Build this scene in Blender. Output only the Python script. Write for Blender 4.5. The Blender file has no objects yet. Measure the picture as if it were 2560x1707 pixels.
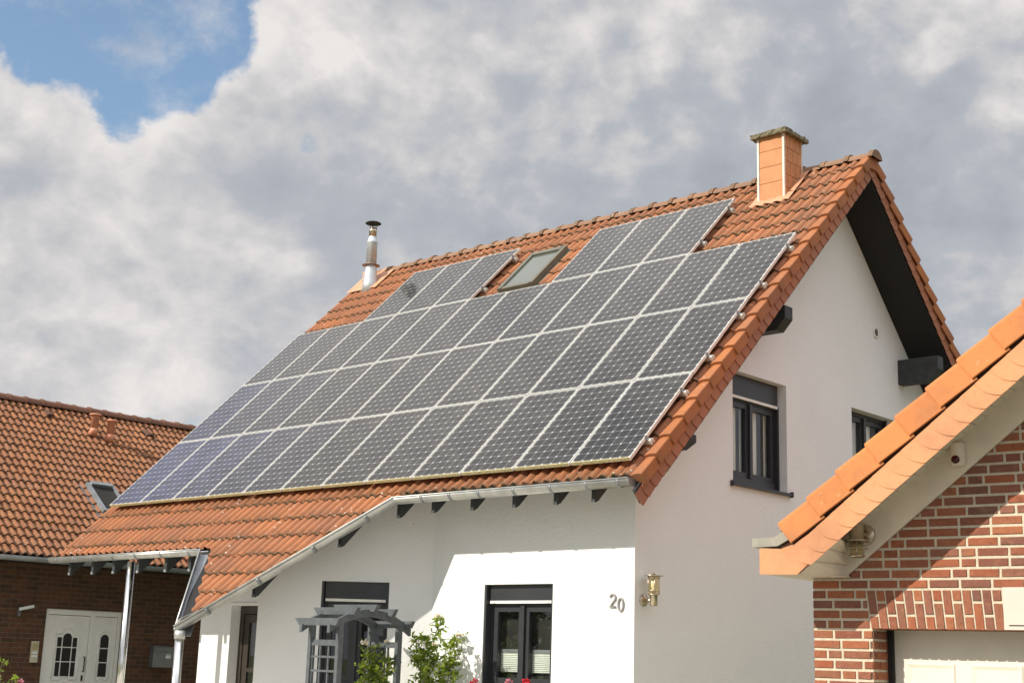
import bpy, bmesh, math, random
import numpy as np
from mathutils import Vector, Matrix
random.seed(7); rng = np.random.default_rng(7)
D = bpy.data; sc = bpy.context.scene; COL = sc.collection
PI = math.pi
# ---------------------------------------------------------------- main roof frame
TH = 0.77296; Z0 = 3.7305; CT = math.cos(TH); ST = math.sin(TH)
T0 = -0.155                      # tile base level below the panel glass (along the roof normal)
def W(x, s, n=T0):               # x along ridge, s up the slope, n along the normal
    return (x, s*CT - n*ST, Z0 + s*ST + n*CT)
S_R = 7.12                       # slope length at the ridge
YR = W(0, S_R)[1]; ZR = W(0, S_R)[2]
def WB(x, s, n=T0):              # the back slope is the mirror image
    p = W(x, s, n); return (x, 2*YR - p[1], p[2])
def zroof(y, n):                 # height of a sheet at level n of the front slope above a given y
    s = (y + n*ST)/CT
    return Z0 + s*ST + n*CT
# ---------------------------------------------------------------- materials
def newmat(name):
    m = D.materials.new(name); m.use_nodes = True
    nt = m.node_tree; nt.nodes.clear()
    out = nt.nodes.new('ShaderNodeOutputMaterial'); b = nt.nodes.new('ShaderNodeBsdfPrincipled')
    nt.links.new(b.outputs[0], out.inputs[0])
    return m, nt, b, out
def N(nt, t, **kw):
    n = nt.nodes.new('ShaderNode'+t)
    for k, v in kw.items(): setattr(n, k, v)
    return n
def L(nt, a, b): nt.links.new(a, b)
def setin(n, **kw):
    for k, v in kw.items(): n.inputs[k.replace('_', ' ')].default_value = v
def noise(nt, scale, detail=4, rough=.55, vec=None):
    n = N(nt, 'TexNoise'); setin(n, Scale=scale, Detail=detail, Roughness=rough)
    if vec is not None: L(nt, vec, n.inputs['Vector'])
    return n
def mapr(nt, val, a, b, c=0., d=1., smooth=True):
    m = N(nt, 'MapRange'); m.interpolation_type = 'SMOOTHSTEP' if smooth else 'LINEAR'
    L(nt, val, m.inputs['Value'])
    m.inputs['From Min'].default_value = a; m.inputs['From Max'].default_value = b
    m.inputs['To Min'].default_value = c; m.inputs['To Max'].default_value = d
    return m.outputs[0]
def mixc(nt, fac, a, b, mode='MIX'):
    m = N(nt, 'MixRGB', blend_type=mode)
    for i, v in ((0, fac), (1, a), (2, b)):
        if isinstance(v, (int, float)): m.inputs[i].default_value = v
        elif isinstance(v, tuple): m.inputs[i].default_value = v if len(v) == 4 else (*v, 1)
        else: L(nt, v, m.inputs[i])
    return m.outputs[0]
def math_(nt, op, a, b=0.):
    m = N(nt, 'Math', operation=op)
    for i, v in ((0, a), (1, b)):
        if isinstance(v, (int, float)): m.inputs[i].default_value = v
        else: L(nt, v, m.inputs[i])
    return m.outputs[0]
def bump(nt, b, h, strength=.3, dist=.01):
    n = N(nt, 'Bump'); setin(n, Strength=strength, Distance=dist); L(nt, h, n.inputs['Height']); L(nt, n.outputs[0], b.inputs['Normal'])
def objco(nt): return N(nt, 'TexCoord').outputs['Object']
def plain(name, col, rough=.6, metal=0., var=.12, nscale=6., bs=0., bscale=80., spec=.5):
    m, nt, b, o = newmat(name); co = objco(nt)
    n = noise(nt, nscale, 5, .6, co)
    c = mixc(nt, mapr(nt, n.outputs['Fac'], .3, .7), tuple(x*(1-var) for x in col), tuple(min(1, x*(1+var)) for x in col))
    L(nt, c, b.inputs['Base Color']); setin(b, Roughness=rough, Metallic=metal)
    b.inputs['Specular IOR Level'].default_value = spec
    if bs: bump(nt, b, noise(nt, bscale, 3, .5, co).outputs['Fac'], bs)
    return m
def attr(nt, name):
    a = N(nt, 'Attribute'); a.attribute_name = name; return a
def tile_mat(name, a, b_, moss=.7, lichen=.5, rough=.75):
    # a and b_: the two clay hues; every tile has its own tint, moss sits along the lower edges
    m, nt, b, o = newmat(name); co = objco(nt)
    t = attr(nt, 'tint').outputs['Fac']; v = attr(nt, 'edge').outputs['Fac']
    c = mixc(nt, t, a, b_)
    n1 = noise(nt, 1.3, 5, .6, co)
    c = mixc(nt, mapr(nt, n1.outputs['Fac'], .42, .68, 0, .45), c, (.24, .115, .075))
    n2 = noise(nt, 22, 5, .65, co)
    c = mixc(nt, mapr(nt, n2.outputs['Fac'], .5, .72, 0, .4), c, tuple(x*.62 for x in a))
    n3 = noise(nt, 9, 6, .7, co)
    mm = math_(nt, 'MULTIPLY', mapr(nt, n3.outputs['Fac'], .37, .54), v)
    c = mixc(nt, math_(nt, 'MULTIPLY', mm, moss), c, (.075, .062, .035))
    vo = N(nt, 'TexVoronoi'); setin(vo, Scale=13.); L(nt, co, vo.inputs['Vector'])
    n4 = noise(nt, 1.1, 3, .6, co)
    sp = math_(nt, 'MULTIPLY', mapr(nt, vo.outputs['Distance'], .10, .22, 1, 0), mapr(nt, n4.outputs['Fac'], .51, .60))
    c = mixc(nt, math_(nt, 'MULTIPLY', sp, lichen), c, (.62, .58, .50))
    L(nt, c, b.inputs['Base Color']); setin(b, Roughness=rough)
    b.inputs['Specular IOR Level'].default_value = .3
    bump(nt, b, noise(nt, 60, 4, .6, co).outputs['Fac'], .25, .004)
    return m
M = {}
M['tile'] = tile_mat('clay_roof_tile', (.42, .165, .072), (.33, .135, .066), 1., 1.)
M['verge'] = tile_mat('clay_verge_tile', (.42, .155, .055), (.36, .13, .048), .3, .2)
M['shingle'] = tile_mat('clay_verge_cladding', (.38, .155, .085), (.33, .135, .075), .3, .0)
M['ridge'] = tile_mat('weathered_ridge_tile', (.30, .17, .10), (.23, .14, .09), .8, 1.)
M['ntile'] = tile_mat('old_clay_tile', (.325, .138, .060), (.24, .098, .046), .7, .4)
M['gtile'] = tile_mat('new_clay_tile', (.60, .225, .075), (.50, .18, .062), .3, .15)
M['gshingle'] = tile_mat('new_clay_cladding', (.66, .31, .155), (.62, .29, .14), .0, 0.)
M['chimclad'] = plain('chimney_fibre_board', (.10, .05, .03), .7, 0, .08)
M['copper'] = plain('clay_coloured_flashing', (.58, .29, .17), .6, 0, .15)
def stucco(name, col, bs=.5, sc_=34.):
    m, nt, b, o = newmat(name); co = objco(nt)
    n = noise(nt, .7, 4, .6, co); n2 = noise(nt, sc_, 4, .62, co); n3 = noise(nt, 3., 5, .7, co)
    c = mixc(nt, mapr(nt, n.outputs['Fac'], .3, .7), tuple(x*.965 for x in col), col)
    c = mixc(nt, mapr(nt, n3.outputs['Fac'], .55, .8, 0, .06), c, (.45, .40, .33))
    mp = N(nt, 'Mapping'); L(nt, co, mp.inputs[0]); mp.inputs['Scale'].default_value = (5., 5., .35)
    st_ = noise(nt, 2.2, 6, .65, mp.outputs[0]); c = mixc(nt, mapr(nt, st_.outputs['Fac'], .50, .78, 0, .06), c, (.46, .43, .38))
    vo = N(nt, 'TexVoronoi'); setin(vo, Scale=2.3); L(nt, co, vo.inputs['Vector']); c = mixc(nt, mapr(nt, vo.outputs['Distance'], .016, .03, .5, 0.), c, (.30, .27, .22))
    L(nt, c, b.inputs['Base Color']); setin(b, Roughness=.92); b.inputs['Specular IOR Level'].default_value = .15
    bump(nt, b, n2.outputs['Fac'], bs, .012)
    return m
M['stucco'] = stucco('white_render', (.785, .795, .795))
M['anthracite'] = plain('anthracite_frame', (.030, .032, .037), .38, 0, .1)
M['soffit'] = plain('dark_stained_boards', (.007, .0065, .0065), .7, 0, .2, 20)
M['beam'] = plain('dark_painted_timber', (.030, .034, .037), .6, 0, .25, 9, .15)
M['zinc'] = plain('zinc_gutter', (.50, .51, .50), .42, .75, .14, 5)
M['zincd'] = plain('zinc_dull', (.27, .285, .30), .55, .6, .12, 5)
M['steel'] = plain('stainless_steel', (.72, .72, .71), .17, 1., .05)
M['steelb'] = plain('brushed_steel', (.58, .51, .40), .32, 1., .1, 30)
M['alu'] = plain('panel_frame_aluminium', (.72, .71, .67), .42, .35, .08)
M['white'] = plain('white_paint', (.78, .77, .73), .45, 0, .04)
M['cream'] = plain('cream_boards', (.76, .695, .56), .6, 0, .08, 3)
M['black'] = plain('black_rubber', (.012, .012, .012), .6, 0, .2)
M['dark'] = plain('dark_interior', (.02, .018, .015), .9, 0, .2)
M['blind'] = plain('pleated_blind', (.72, .72, .68), .8, 0, .05)
M['curtain'] = plain('cream_curtain', (.78, .74, .66), .9, 0, .06, 2)
M['arbor'] = plain('grey_stained_timber', (.082, .094, .103), .65, 0, .18, 14, .2, 40)
M['concrete'] = plain('mossy_concrete', (.165, .145, .09), .9, 0, .45, 14, .5, 30)
M['num'] = plain('house_number_grey', (.28, .27, .26), .5, 0, .05)
M['doorbrown'] = plain('dark_brown_door', (.035, .027, .022), .4, 0, .15)
M['bell'] = plain('bell_panel_cream', (.55, .50, .36), .5, 0, .1)
M['mail'] = plain('mailbox_grey', (.20, .205, .205), .4, .5, .08)
M['paper'] = plain('paper_label', (.75, .75, .75), .6, 0, .02)
M['redlens'] = plain('dark_red_lens', (.06, .004, .004), .15, 0, .2)
M['pipeclay'] = plain('clay_vent_pipe', (.62, .27, .16), .55, 0, .12)
M['pan'] = plain('garage_door_cream', (.80, .745, .62), .45, 0, .03)
M['mortar'] = plain('pale_mortar', (.58, .515, .395), .95, 0, .12, 25, .5, 120)
M['lampglass'] = None
# mossy front edge of the bottom panels
def mossy():
    m, nt, b, o = newmat('mossy_aluminium'); co = objco(nt); n = noise(nt, 30, 6, .7, co)
    L(nt, mixc(nt, mapr(nt, n.outputs['Fac'], .35, .65), (.34, .29, .13), (.62, .57, .36)), b.inputs['Base Color']); setin(b, Roughness=.8); return m
M['mossy'] = mossy()
def glassmat(name, tint=(1, 1, 1), rough=.0, boost=1.6, bumpy=.0):
    m = D.materials.new(name); m.use_nodes = True; nt = m.node_tree; nt.nodes.clear()
    o = N(nt, 'OutputMaterial'); mx = N(nt, 'MixShader'); t = N(nt, 'BsdfTransparent'); g = N(nt, 'BsdfGlossy'); f = N(nt, 'Fresnel')
    f.inputs['IOR'].default_value = 1.52; g.inputs['Roughness'].default_value = rough
    t.inputs[0].default_value = (*tint, 1)
    gm_ = N(nt, 'NewGeometry'); fac = math_(nt, 'MULTIPLY', math_(nt, 'MULTIPLY', f.outputs[0], boost), math_(nt, 'SUBTRACT', 1., gm_.outputs['Backfacing']))
    L(nt, fac, mx.inputs[0]); L(nt, t.outputs[0], mx.inputs[1]); L(nt, g.outputs[0], mx.inputs[2]); L(nt, mx.outputs[0], o.inputs[0])
    if bumpy:
        bn = N(nt, 'Bump'); setin(bn, Strength=bumpy, Distance=.02); L(nt, noise(nt, 1.6, 2, .5, objco(nt)).outputs['Fac'], bn.inputs['Height']); L(nt, bn.outputs[0], g.inputs['Normal'])
    return m
M['glass'] = glassmat('window_glass', (.93, .95, .94), 0, 1.9)
M['lampglass'] = glassmat('lamp_glass', (.92, .86, .66), .05, 1.3)
def skylightglass():
    m, nt, b, o = newmat('roof_window_glass'); setin(b, Roughness=.04); b.inputs['Base Color'].default_value = (.10, .115, .10, 1)
    b.inputs['IOR'].default_value = 1.6; return m
M['skyglass'] = skylightglass()
def cells():
    # 6 x 12 pseudo-square cells on a white backsheet, laid out in the panel's own UVs (metres)
    m, nt, b, o = newmat('solar_cells'); uv = N(nt, 'UVMap').outputs[0]
    sp = N(nt, 'SeparateXYZ'); L(nt, uv, sp.inputs[0])
    def ax(s, n):
        a = math_(nt, 'MULTIPLY', s, n); fr = math_(nt, 'FRACT', a); return math_(nt, 'ABSOLUTE', math_(nt, 'SUBTRACT', fr, .5)), a   # .5 on a line
    cx, ax_ = ax(sp.outputs[0], 6.); cy, ay_ = ax(sp.outputs[1], 12.)
    lx = mapr(nt, cx, .480, .490); ly = mapr(nt, cy, .480, .490)
    dia = mapr(nt, math_(nt, 'ADD', cx, cy), .885, .91)
    g = math_(nt, 'MAXIMUM', dia, math_(nt, 'MULTIPLY', math_(nt, 'MAXIMUM', lx, ly), .5))
    fx = math_(nt, 'ABSOLUTE', math_(nt, 'SUBTRACT', cx, .235)); bus = mapr(nt, fx, .012, .022, 1, 0)
    oi = N(nt, 'ObjectInfo'); n = noise(nt, 3., 4, .6, objco(nt))
    wn = N(nt, 'TexWhiteNoise', noise_dimensions='3D')
    cv = N(nt, 'CombineXYZ'); L(nt, math_(nt, 'FLOOR', ax_), cv.inputs[0]); L(nt, math_(nt, 'FLOOR', ay_), cv.inputs[1]); L(nt, math_(nt, 'MULTIPLY', oi.outputs['Random'], 99.), cv.inputs[2]); L(nt, cv.outputs[0], wn.inputs['Vector'])
    base = mixc(nt, wn.outputs['Value'], (.008, .008, .009), (.018, .0165, .018))
    base = mixc(nt, 1., base, oi.outputs['Color'], 'MULTIPLY')
    base = mixc(nt, math_(nt, 'MULTIPLY', bus, .13), base, (.35, .36, .38))
    c = mixc(nt, g, base, (.60, .61, .63))
    du = noise(nt, 2.2, 6, .7, objco(nt))
    c = mixc(nt, mapr(nt, du.outputs['Fac'], .45, .8, 0, .10), c, (.40, .38, .33))
    L(nt, c, b.inputs['Base Color']); setin(b, Roughness=.30); b.inputs['IOR'].default_value = 1.5
    b.inputs['Specular IOR Level'].default_value = .08
    b.inputs['Coat Weight'].default_value = .75; b.inputs['Coat Roughness'].default_value = .06; b.inputs['Coat IOR'].default_value = 1.26
    return m
M['cells'] = cells()
def brickmesh_mat(name, cols):
    m, nt, b, o = newmat(name); co = objco(nt); t = attr(nt, 'tint').outputs['Fac']
    r = N(nt, 'ValToRGB'); e = r.color_ramp.elements
    e[0].position = 0; e[0].color = (*cols[0], 1); e[1].position = 1; e[1].color = (*cols[-1], 1)
    for i, c in enumerate(cols[1:-1]):
        k = e.new((i+1)/(len(cols)-1)); k.color = (*c, 1)
    L(nt, t, r.inputs[0])
    n = noise(nt, 16, 6, .68, co)
    c = mixc(nt, mapr(nt, n.outputs['Fac'], .48, .72, 0, .45), r.outputs[0], (.42, .185, .10))
    n2 = noise(nt, 7, 4, .6, co)
    c = mixc(nt, mapr(nt, n2.outputs['Fac'], .55, .75, 0, .5), c, (.26, .165, .12))
    n5 = noise(nt, 26, 5, .7, co); c = mixc(nt, mapr(nt, n5.outputs['Fac'], .52, .70, 0, .55), c, (.13, .062, .045))
    L(nt, c, b.inputs['Base Color']); setin(b, Roughness=.9); b.inputs['Specular IOR Level'].default_value = .2
    bump(nt, b, noise(nt, 45, 5, .65, co).outputs['Fac'], .6, .008)
    return m
M['brick'] = brickmesh_mat('red_brick', [(.34, .115, .058), (.24, .088, .056), (.18, .088, .066), (.37, .14, .07), (.30, .095, .05), (.24, .11, .078), (.34, .12, .06)])
def brickwall(name):
    m, nt, b, o = newmat(name); tc = N(nt, 'TexCoord'); mp = N(nt, 'Mapping'); L(nt, tc.outputs['Object'], mp.inputs[0]); mp.inputs['Rotation'].default_value = (0, 0, 0)
    sx = N(nt, 'SeparateXYZ'); L(nt, tc.outputs['Object'], sx.inputs[0]); cb = N(nt, 'CombineXYZ'); L(nt, math_(nt, 'ADD', sx.outputs[0], sx.outputs[1]), cb.inputs[0]); L(nt, sx.outputs[2], cb.inputs[1])
    br = N(nt, 'TexBrick'); L(nt, cb.outputs[0], br.inputs['Vector']); br.offset = .5
    br.inputs['Color1'].default_value = (.125, .058, .034, 1); br.inputs['Color2'].default_value = (.062, .038, .027, 1); br.inputs['Mortar'].default_value = (.135, .105, .08, 1)
    setin(br, Scale=1., Mortar_Size=.007, Mortar_Smooth=.2, Bias=-.2, Brick_Width=.25, Row_Height=.0833)
    n = noise(nt, 8, 5, .6, tc.outputs['Object'])
    c = mixc(nt, mapr(nt, n.outputs['Fac'], .45, .7, 0, .5), br.outputs[0], (.055, .038, .024))
    L(nt, c, b.inputs['Base Color']); setin(b, Roughness=.9); b.inputs['Specular IOR Level'].default_value = .15
    bn = N(nt, 'Bump'); bn.invert = True; setin(bn, Strength=.6, Distance=.01); L(nt, br.outputs['Fac'], bn.inputs['Height']); L(nt, bn.outputs[0], b.inputs['Normal'])
    return m
M['nbrick'] = brickwall('brown_brick')
def leafmat(name, a, b_):
    m, nt, b, o = newmat(name); t = attr(nt, 'tint').outputs['Fac']
    c = mixc(nt, t, a, b_); L(nt, c, b.inputs['Base Color']); setin(b, Roughness=.45)
    tr = N(nt, 'BsdfTranslucent'); L(nt, mixc(nt, 1., c, (1.5, 1.7, .6), 'MULTIPLY'), tr.inputs[0]); mx = N(nt, 'MixShader'); mx.inputs[0].default_value = .42
    L(nt, b.outputs[0], mx.inputs[1]); L(nt, tr.outputs[0], mx.inputs[2]); L(nt, mx.outputs[0], o.inputs[0]); return m
M['roseleaf'] = leafmat('rose_leaf', (.075, .13, .013), (.30, .36, .06))
M['leaf'] = leafmat('tree_leaf', (.035, .06, .014), (.09, .13, .025))
M['stem'] = plain('green_stem', (.14, .13, .05), .7, 0, .2)
M['bark'] = plain('tree_bark', (.10, .075, .05), .9, 0, .3, 20, .5)
def petal(name, c1, c2):
    m, nt, b, o = newmat(name); L(nt, mixc(nt, attr(nt, 'tint').outputs['Fac'], c1, c2), b.inputs['Base Color']); setin(b, Roughness=.6); return m
M['whiterose'] = petal('cream_petals', (.80, .72, .55), (.85, .80, .70))
M['redflower'] = petal('red_petals', (.55, .005, .03), (.70, .03, .06))
M['pinkflower'] = petal('pink_petals', (.75, .25, .35), (.80, .42, .48))
M['ground'] = plain('garden_lawn', (.12, .14, .05), .95, 0, .4, 3, .4, 30)
M['paving'] = plain('pale_paving', (.55, .51, .43), .9, 0, .15, 4, .3, 60)
# ---------------------------------------------------------------- mesh helpers
class MB:
    def __init__(s): s.v = []; s.f = []; s.t = []; s.e = []
    def add(s, vs, fs, tint=None, edge=0.):
        o = len(s.v); s.v += [tuple(map(float, p)) for p in vs]; s.f += [tuple(i+o for i in f) for f in fs]
        t = random.random() if tint is None else tint
        s.t += [t]*len(vs); s.e += list(edge) if hasattr(edge, '__len__') else [edge]*len(vs)
        return s
    def hexa(s, p, tint=None):   # 8 points: bottom 0-3, top 4-7
        return s.add(p, [(0, 3, 2, 1), (4, 5, 6, 7), (0, 1, 5, 4), (1, 2, 6, 5), (2, 3, 7, 6), (3, 0, 4, 7)], tint)
    def box(s, a, b, tint=None, T=None):
        x0, y0, z0 = a; x1, y1, z1 = b
        p = [(x0, y0, z0), (x1, y0, z0), (x1, y1, z0), (x0, y1, z0), (x0, y0, z1), (x1, y0, z1), (x1, y1, z1), (x0, y1, z1)]
        if T: p = [T(*q) for q in p]
        return s.hexa(p, tint)
    def prism(s, poly, d, tint=None):       # poly: 3D points, extruded by vector d
        n = len(poly); a = [Vector(p) for p in poly]; b = [p+Vector(d) for p in a]
        return s.add(a+b, [tuple(range(n-1, -1, -1)), tuple(range(n, 2*n))]+[(i, (i+1) % n, n+(i+1) % n, n+i) for i in range(n)], tint)
    def bar(s, a, b, w, h, up=(0, 0, 1), tint=None):   # rectangular bar from a to b
        a = Vector(a); b = Vector(b); t = (b-a).normalized(); u = t.cross(Vector(up)).normalized(); v = u.cross(t)
        p = [q+u*(i*w/2)+v*(j*h/2) for q in (a, b) for i, j in ((-1, -1), (1, -1), (1, 1), (-1, 1))]
        return s.add(p, [(0, 1, 2, 3), (7, 6, 5, 4), (0, 4, 5, 1), (1, 5, 6, 2), (2, 6, 7, 3), (3, 7, 4, 0)], tint)
    def tube(s, pts, r, n=10, cap=True, tint=None):
        pts = [Vector(p) for p in pts]; rs = r if hasattr(r, '__len__') else [r]*len(pts)
        ring = []; vs = []; ref = None
        for i, p in enumerate(pts):
            t = (pts[min(i+1, len(pts)-1)]-pts[max(i-1, 0)]).normalized()
            if ref is None: ref = t.orthogonal().normalized()
            ref = (ref-t*ref.dot(t)).normalized(); b = t.cross(ref)
            vs += [p+(ref*math.cos(2*PI*k/n)+b*math.sin(2*PI*k/n))*rs[i] for k in range(n)]
        fs = [(i*n+k, i*n+(k+1) % n, (i+1)*n+(k+1) % n, (i+1)*n+k) for i in range(len(pts)-1) for k in range(n)]
        if cap: fs += [tuple(range(n-1, -1, -1)), tuple((len(pts)-1)*n+k for k in range(n))]
        return s.add(vs, fs, tint)
    def lathe(s, c, prof, n=24, axis=(0, 0, 1), tint=None):   # prof: (r, h) along axis
        c = Vector(c); a = Vector(axis).normalized(); u = a.orthogonal().normalized(); w = a.cross(u)
        vs = [c+a*h+(u*math.cos(2*PI*k/n)+w*math.sin(2*PI*k/n))*r for r, h in prof for k in range(n)]
        fs = [(i*n+k, i*n+(k+1) % n, (i+1)*n+(k+1) % n, (i+1)*n+k) for i in range(len(prof)-1) for k in range(n)]
        fs += [tuple(range(n-1, -1, -1)), tuple((len(prof)-1)*n+k for k in range(n))]
        return s.add(vs, fs, tint)
    def sweep(s, pts, prof, up=(0, 0, 1), closed=False, tint=None):   # prof: (side, up) offsets, open or closed profile
        pts = [Vector(p) for p in pts]; m = len(prof); vs = []; U = Vector(up)
        for i, p in enumerate(pts):
            d1 = (p-pts[i-1]).normalized() if i else (pts[1]-p).normalized()
            d2 = (pts[i+1]-p).normalized() if i < len(pts)-1 else d1
            s1 = d1.cross(U).normalized(); s2 = d2.cross(U).normalized(); sd = (s1+s2); sd = sd/(sd.length)
            k = 1/max(.3, sd.dot(s1)); t = (d1+d2).normalized(); up2 = sd.cross(t).normalized()
            vs += [p+sd*a*k+up2*b for a, b in prof]
        mm = m if closed else m-1
        fs = [(i*m+j, i*m+(j+1) % m, (i+1)*m+(j+1) % m, (i+1)*m+j) for i in range(len(pts)-1) for j in range(mm)]
        if closed: fs += [tuple(range(m-1, -1, -1)), tuple((len(pts)-1)*m+k for k in range(m))]
        return s.add(vs, fs, tint)
    def build(s, name, mat, parent=None, smooth=False, local=False, fix=True):
        me = D.meshes.new(name); inv = Matrix.Identity(4)
        if parent is not None and not local:
            r = parent
            while r.parent: r = r.parent
            inv = (Matrix.Translation(r.location) @ r.rotation_euler.to_matrix().to_4x4()).inverted()
        me.from_pydata([inv @ Vector(p) for p in s.v], [], s.f)
        if fix:
            bm = bmesh.new(); bm.from_mesh(me); bmesh.ops.recalc_face_normals(bm, faces=bm.faces); bm.to_mesh(me); bm.free()
        for nm, dat in (('tint', s.t), ('edge', s.e)):
            if len(dat) == len(me.vertices):
                a = me.attributes.new(nm, 'FLOAT', 'POINT'); a.data.foreach_set('value', dat)
        if smooth: me.shade_smooth() if hasattr(me, 'shade_smooth') else None
        me.materials.append(M[mat] if isinstance(mat, str) else mat)
        o = D.objects.new(name, me); COL.objects.link(o)
        if parent is not None: o.parent = parent
        return o
def tag(o, label=None, cat=None, group=None, kind=None):
    for k, v in (('label', label), ('category', cat), ('group', group), ('kind', kind)):
        if v: o[k] = v
    return o
def thing(name, label, cat, loc=(0, 0, 0), rot=(0, 0, 0), group=None):
    o = D.objects.new(name, None); COL.objects.link(o); o.location = loc; o.rotation_euler = rot; o.empty_display_size = .2
    return tag(o, label, cat, group)
def kids(o): return [c for c in D.objects if c.parent == o]
def dup(o, parent=None):
    c = o.copy(); COL.objects.link(c); c.parent = parent
    for k in kids(o): dup(k, c)
    return c
# tiles ---------------------------------------------------------------
def tile_sheet(T, x0, x1, s_lo, rows, pitch, tw, prof, lift=.024, jit=.003, clip=None, mbs=None):
    """one patch per clay tile: prof is [(t, height)] over the tile width tw; T maps (x, s, n) to the world"""
    mb = mbs or MB(); nx = int(math.ceil((x1-x0)/tw-1e-6))
    for r in range(rows):
        for c in range(nx):
            xa = x0+c*tw; w = min(tw, x1-xa); k = w/tw
            if clip and not clip(xa, xa+w, s_lo+r*pitch, s_lo+(r+1)*pitch): continue
            j0, j1, js = rng.uniform(-jit, jit, 3); sl = s_lo+r*pitch+js*1.5
            P = [(t, h) for t, h in prof if t <= k+1e-6]; m = len(P); vs = []; ed = []
            for si, nn, e in ((0, lift-.034, 1), (0, lift, 1), (.10, lift*.9, .35), (.55, lift*.45, .0), (1.06, -.002, 0)):
                for t, h in P:
                    vs.append(T(xa+t*tw, sl+si*pitch, h+nn+j0+(j1-j0)*t)); ed.append(max(e, .62 if h < .006 else 0))
            fs = [(a*m+b, a*m+b+1, (a+1)*m+b+1, (a+1)*m+b) for a in range(4) for b in range(m-1)]
            mb.add(vs, fs, None, ed)
    return mb
def roll(t, h, w): return h*math.sin(PI*t/w)**.75 if 0 < t < w else 0.
PROF = []
for k in range(2):               # a double-roll tile: two broad rolls, a small interlocking rib after the second
    for t in (0, .05, .12, .2, .28, .36, .44, .52, .58): PROF.append(((k+t)/2, roll(t, .040, .60)))
    PROF += [((k+.62)/2, 0), ((k+.74)/2, 0.001)]
    PROF += [((k+.76)/2, .0), ((k+.77)/2, .014), ((k+.93)/2, .013), ((k+.945)/2, -.006)] if k else [((k+.9)/2, 0.002)]
PROF.append((1., 0.))
SPROF = [(t, roll(t, .046, .74)) for t in (0, .04, .1, .18, .27, .37, .47, .56, .64, .70, .74)]+[(.80, -.004), (.92, -.004), (1., 0)]
PX = .157; PITCH = .352
# ---------------------------------------------------------------- ground
g = MB(); g.add([(-400, -400, 0), (400, -400, 0), (400, 400, 0), (-400, 400, 0)], [(0, 1, 2, 3)])
tag(g.build('lawn', 'ground'), kind='structure')
g = MB(); g.box((-8, -7.5, -.1), (11.9, .6, .03)); tag(g.build('paved_forecourt', 'paving'), kind='structure')
M['drive'] = plain('grey_paving', (.13, .123, .11), .9, 0, .2, 4, .3, 60)
g = MB(); g.box((11.95, -30, -.1), (20, -.64, .028)); tag(g.build('driveway', 'drive'), kind='structure')
g = MB(); g.box((-9.5, -34, -.1), (24, -30.05, .02)); tag(g.build('road', plain('asphalt', (.07, .07, .07), .9)), kind='structure')
# ================================================================= MAIN HOUSE
house = thing('white_house', 'white rendered house with steep orange tiled roof covered in solar panels, number 20', 'house', (5.6, 4.6, 0))
XW0, XG, YF, YB = 1.66, 9.5, .673, 9.5
YBK = 2*YR-YF
NS = -.37                       # level of the soffit below the tiles
def planar_wall(mb, poly, holes, depth_dir, depth):
    """poly: 2D outline mapped by P(u, v); holes: (u0, v0, u1, v1); the reveals go in by depth"""
    P, pl = poly
    bm = bmesh.new(); bm.faces.new([bm.verts.new((u, v, 0)) for u, v in pl])
    for u0, v0, u1, v1 in holes:
        for co, no in (((u0, 0, 0), (1, 0, 0)), ((u1, 0, 0), (1, 0, 0)), ((0, v0, 0), (0, 1, 0)), ((0, v1, 0), (0, 1, 0))):
            bmesh.ops.bisect_plane(bm, geom=bm.verts[:]+bm.edges[:]+bm.faces[:], plane_co=co, plane_no=no)
    bm.verts.index_update()
    vs = [P(v.co.x, v.co.y) for v in bm.verts]; fs = []
    for f in bm.faces:
        c = f.calc_center_median()
        if not any(u0 < c.x < u1 and v0 < c.y < v1 for u0, v0, u1, v1 in holes): fs.append(tuple(v.index for v in f.verts))
    mb.add(vs, fs); bm.free(); d = Vector(depth_dir)*depth
    for u0, v0, u1, v1 in holes:
        q = [Vector(P(*a)) for a in ((u0, v0), (u1, v0), (u1, v1), (u0, v1))]
        for i in range(4): a, b = q[i], q[(i+1) % 4]; mb.add([a, b, b+d, a+d], [(0, 1, 2, 3)])
def zs(y): return zroof(y, NS) if y <= YR else zroof(2*YR-y, NS)
wall = MB()
WIN = (7.28, 1.30, 8.345, 2.50)
# front wall: right part, then the entry part at the left
planar_wall(wall, (lambda u, v: (u, YF, v), [(6.41, 0), (XG, 0), (XG, zs(YF)), (6.41, zs(YF))]), [WIN], (0, 1, 0), .20)
planar_wall(wall, (lambda u, v: (u, YF, v), [(XW0, 0), (6.40, 0), (6.40, zs(YF)), (XW0, zs(YF))]), [(2.37, .02, 3.55, 2.27)], (0, 1, 0), .22)
# gable walls
G1 = (2.60, 3.80, 3.845, 5.185); G2 = (5.555, 4.02, 6.80, 5.175)
gp = [(YF, 0), (YBK, 0), (YBK, zs(YBK)), (YR, zs(YR)), (YF, zs(YF))]
planar_wall(wall, (lambda u, v: (XG, u, v), gp), [G1, G2], (-1, 0, 0), .235)
planar_wall(wall, (lambda u, v: (XW0, u, v), gp), [], (1, 0, 0), .1)
wall.add([(XW0, YBK, 0), (XG, YBK, 0), (XG, YBK, zs(YBK)), (XW0, YBK, zs(YBK))], [(0, 1, 2, 3)])
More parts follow.
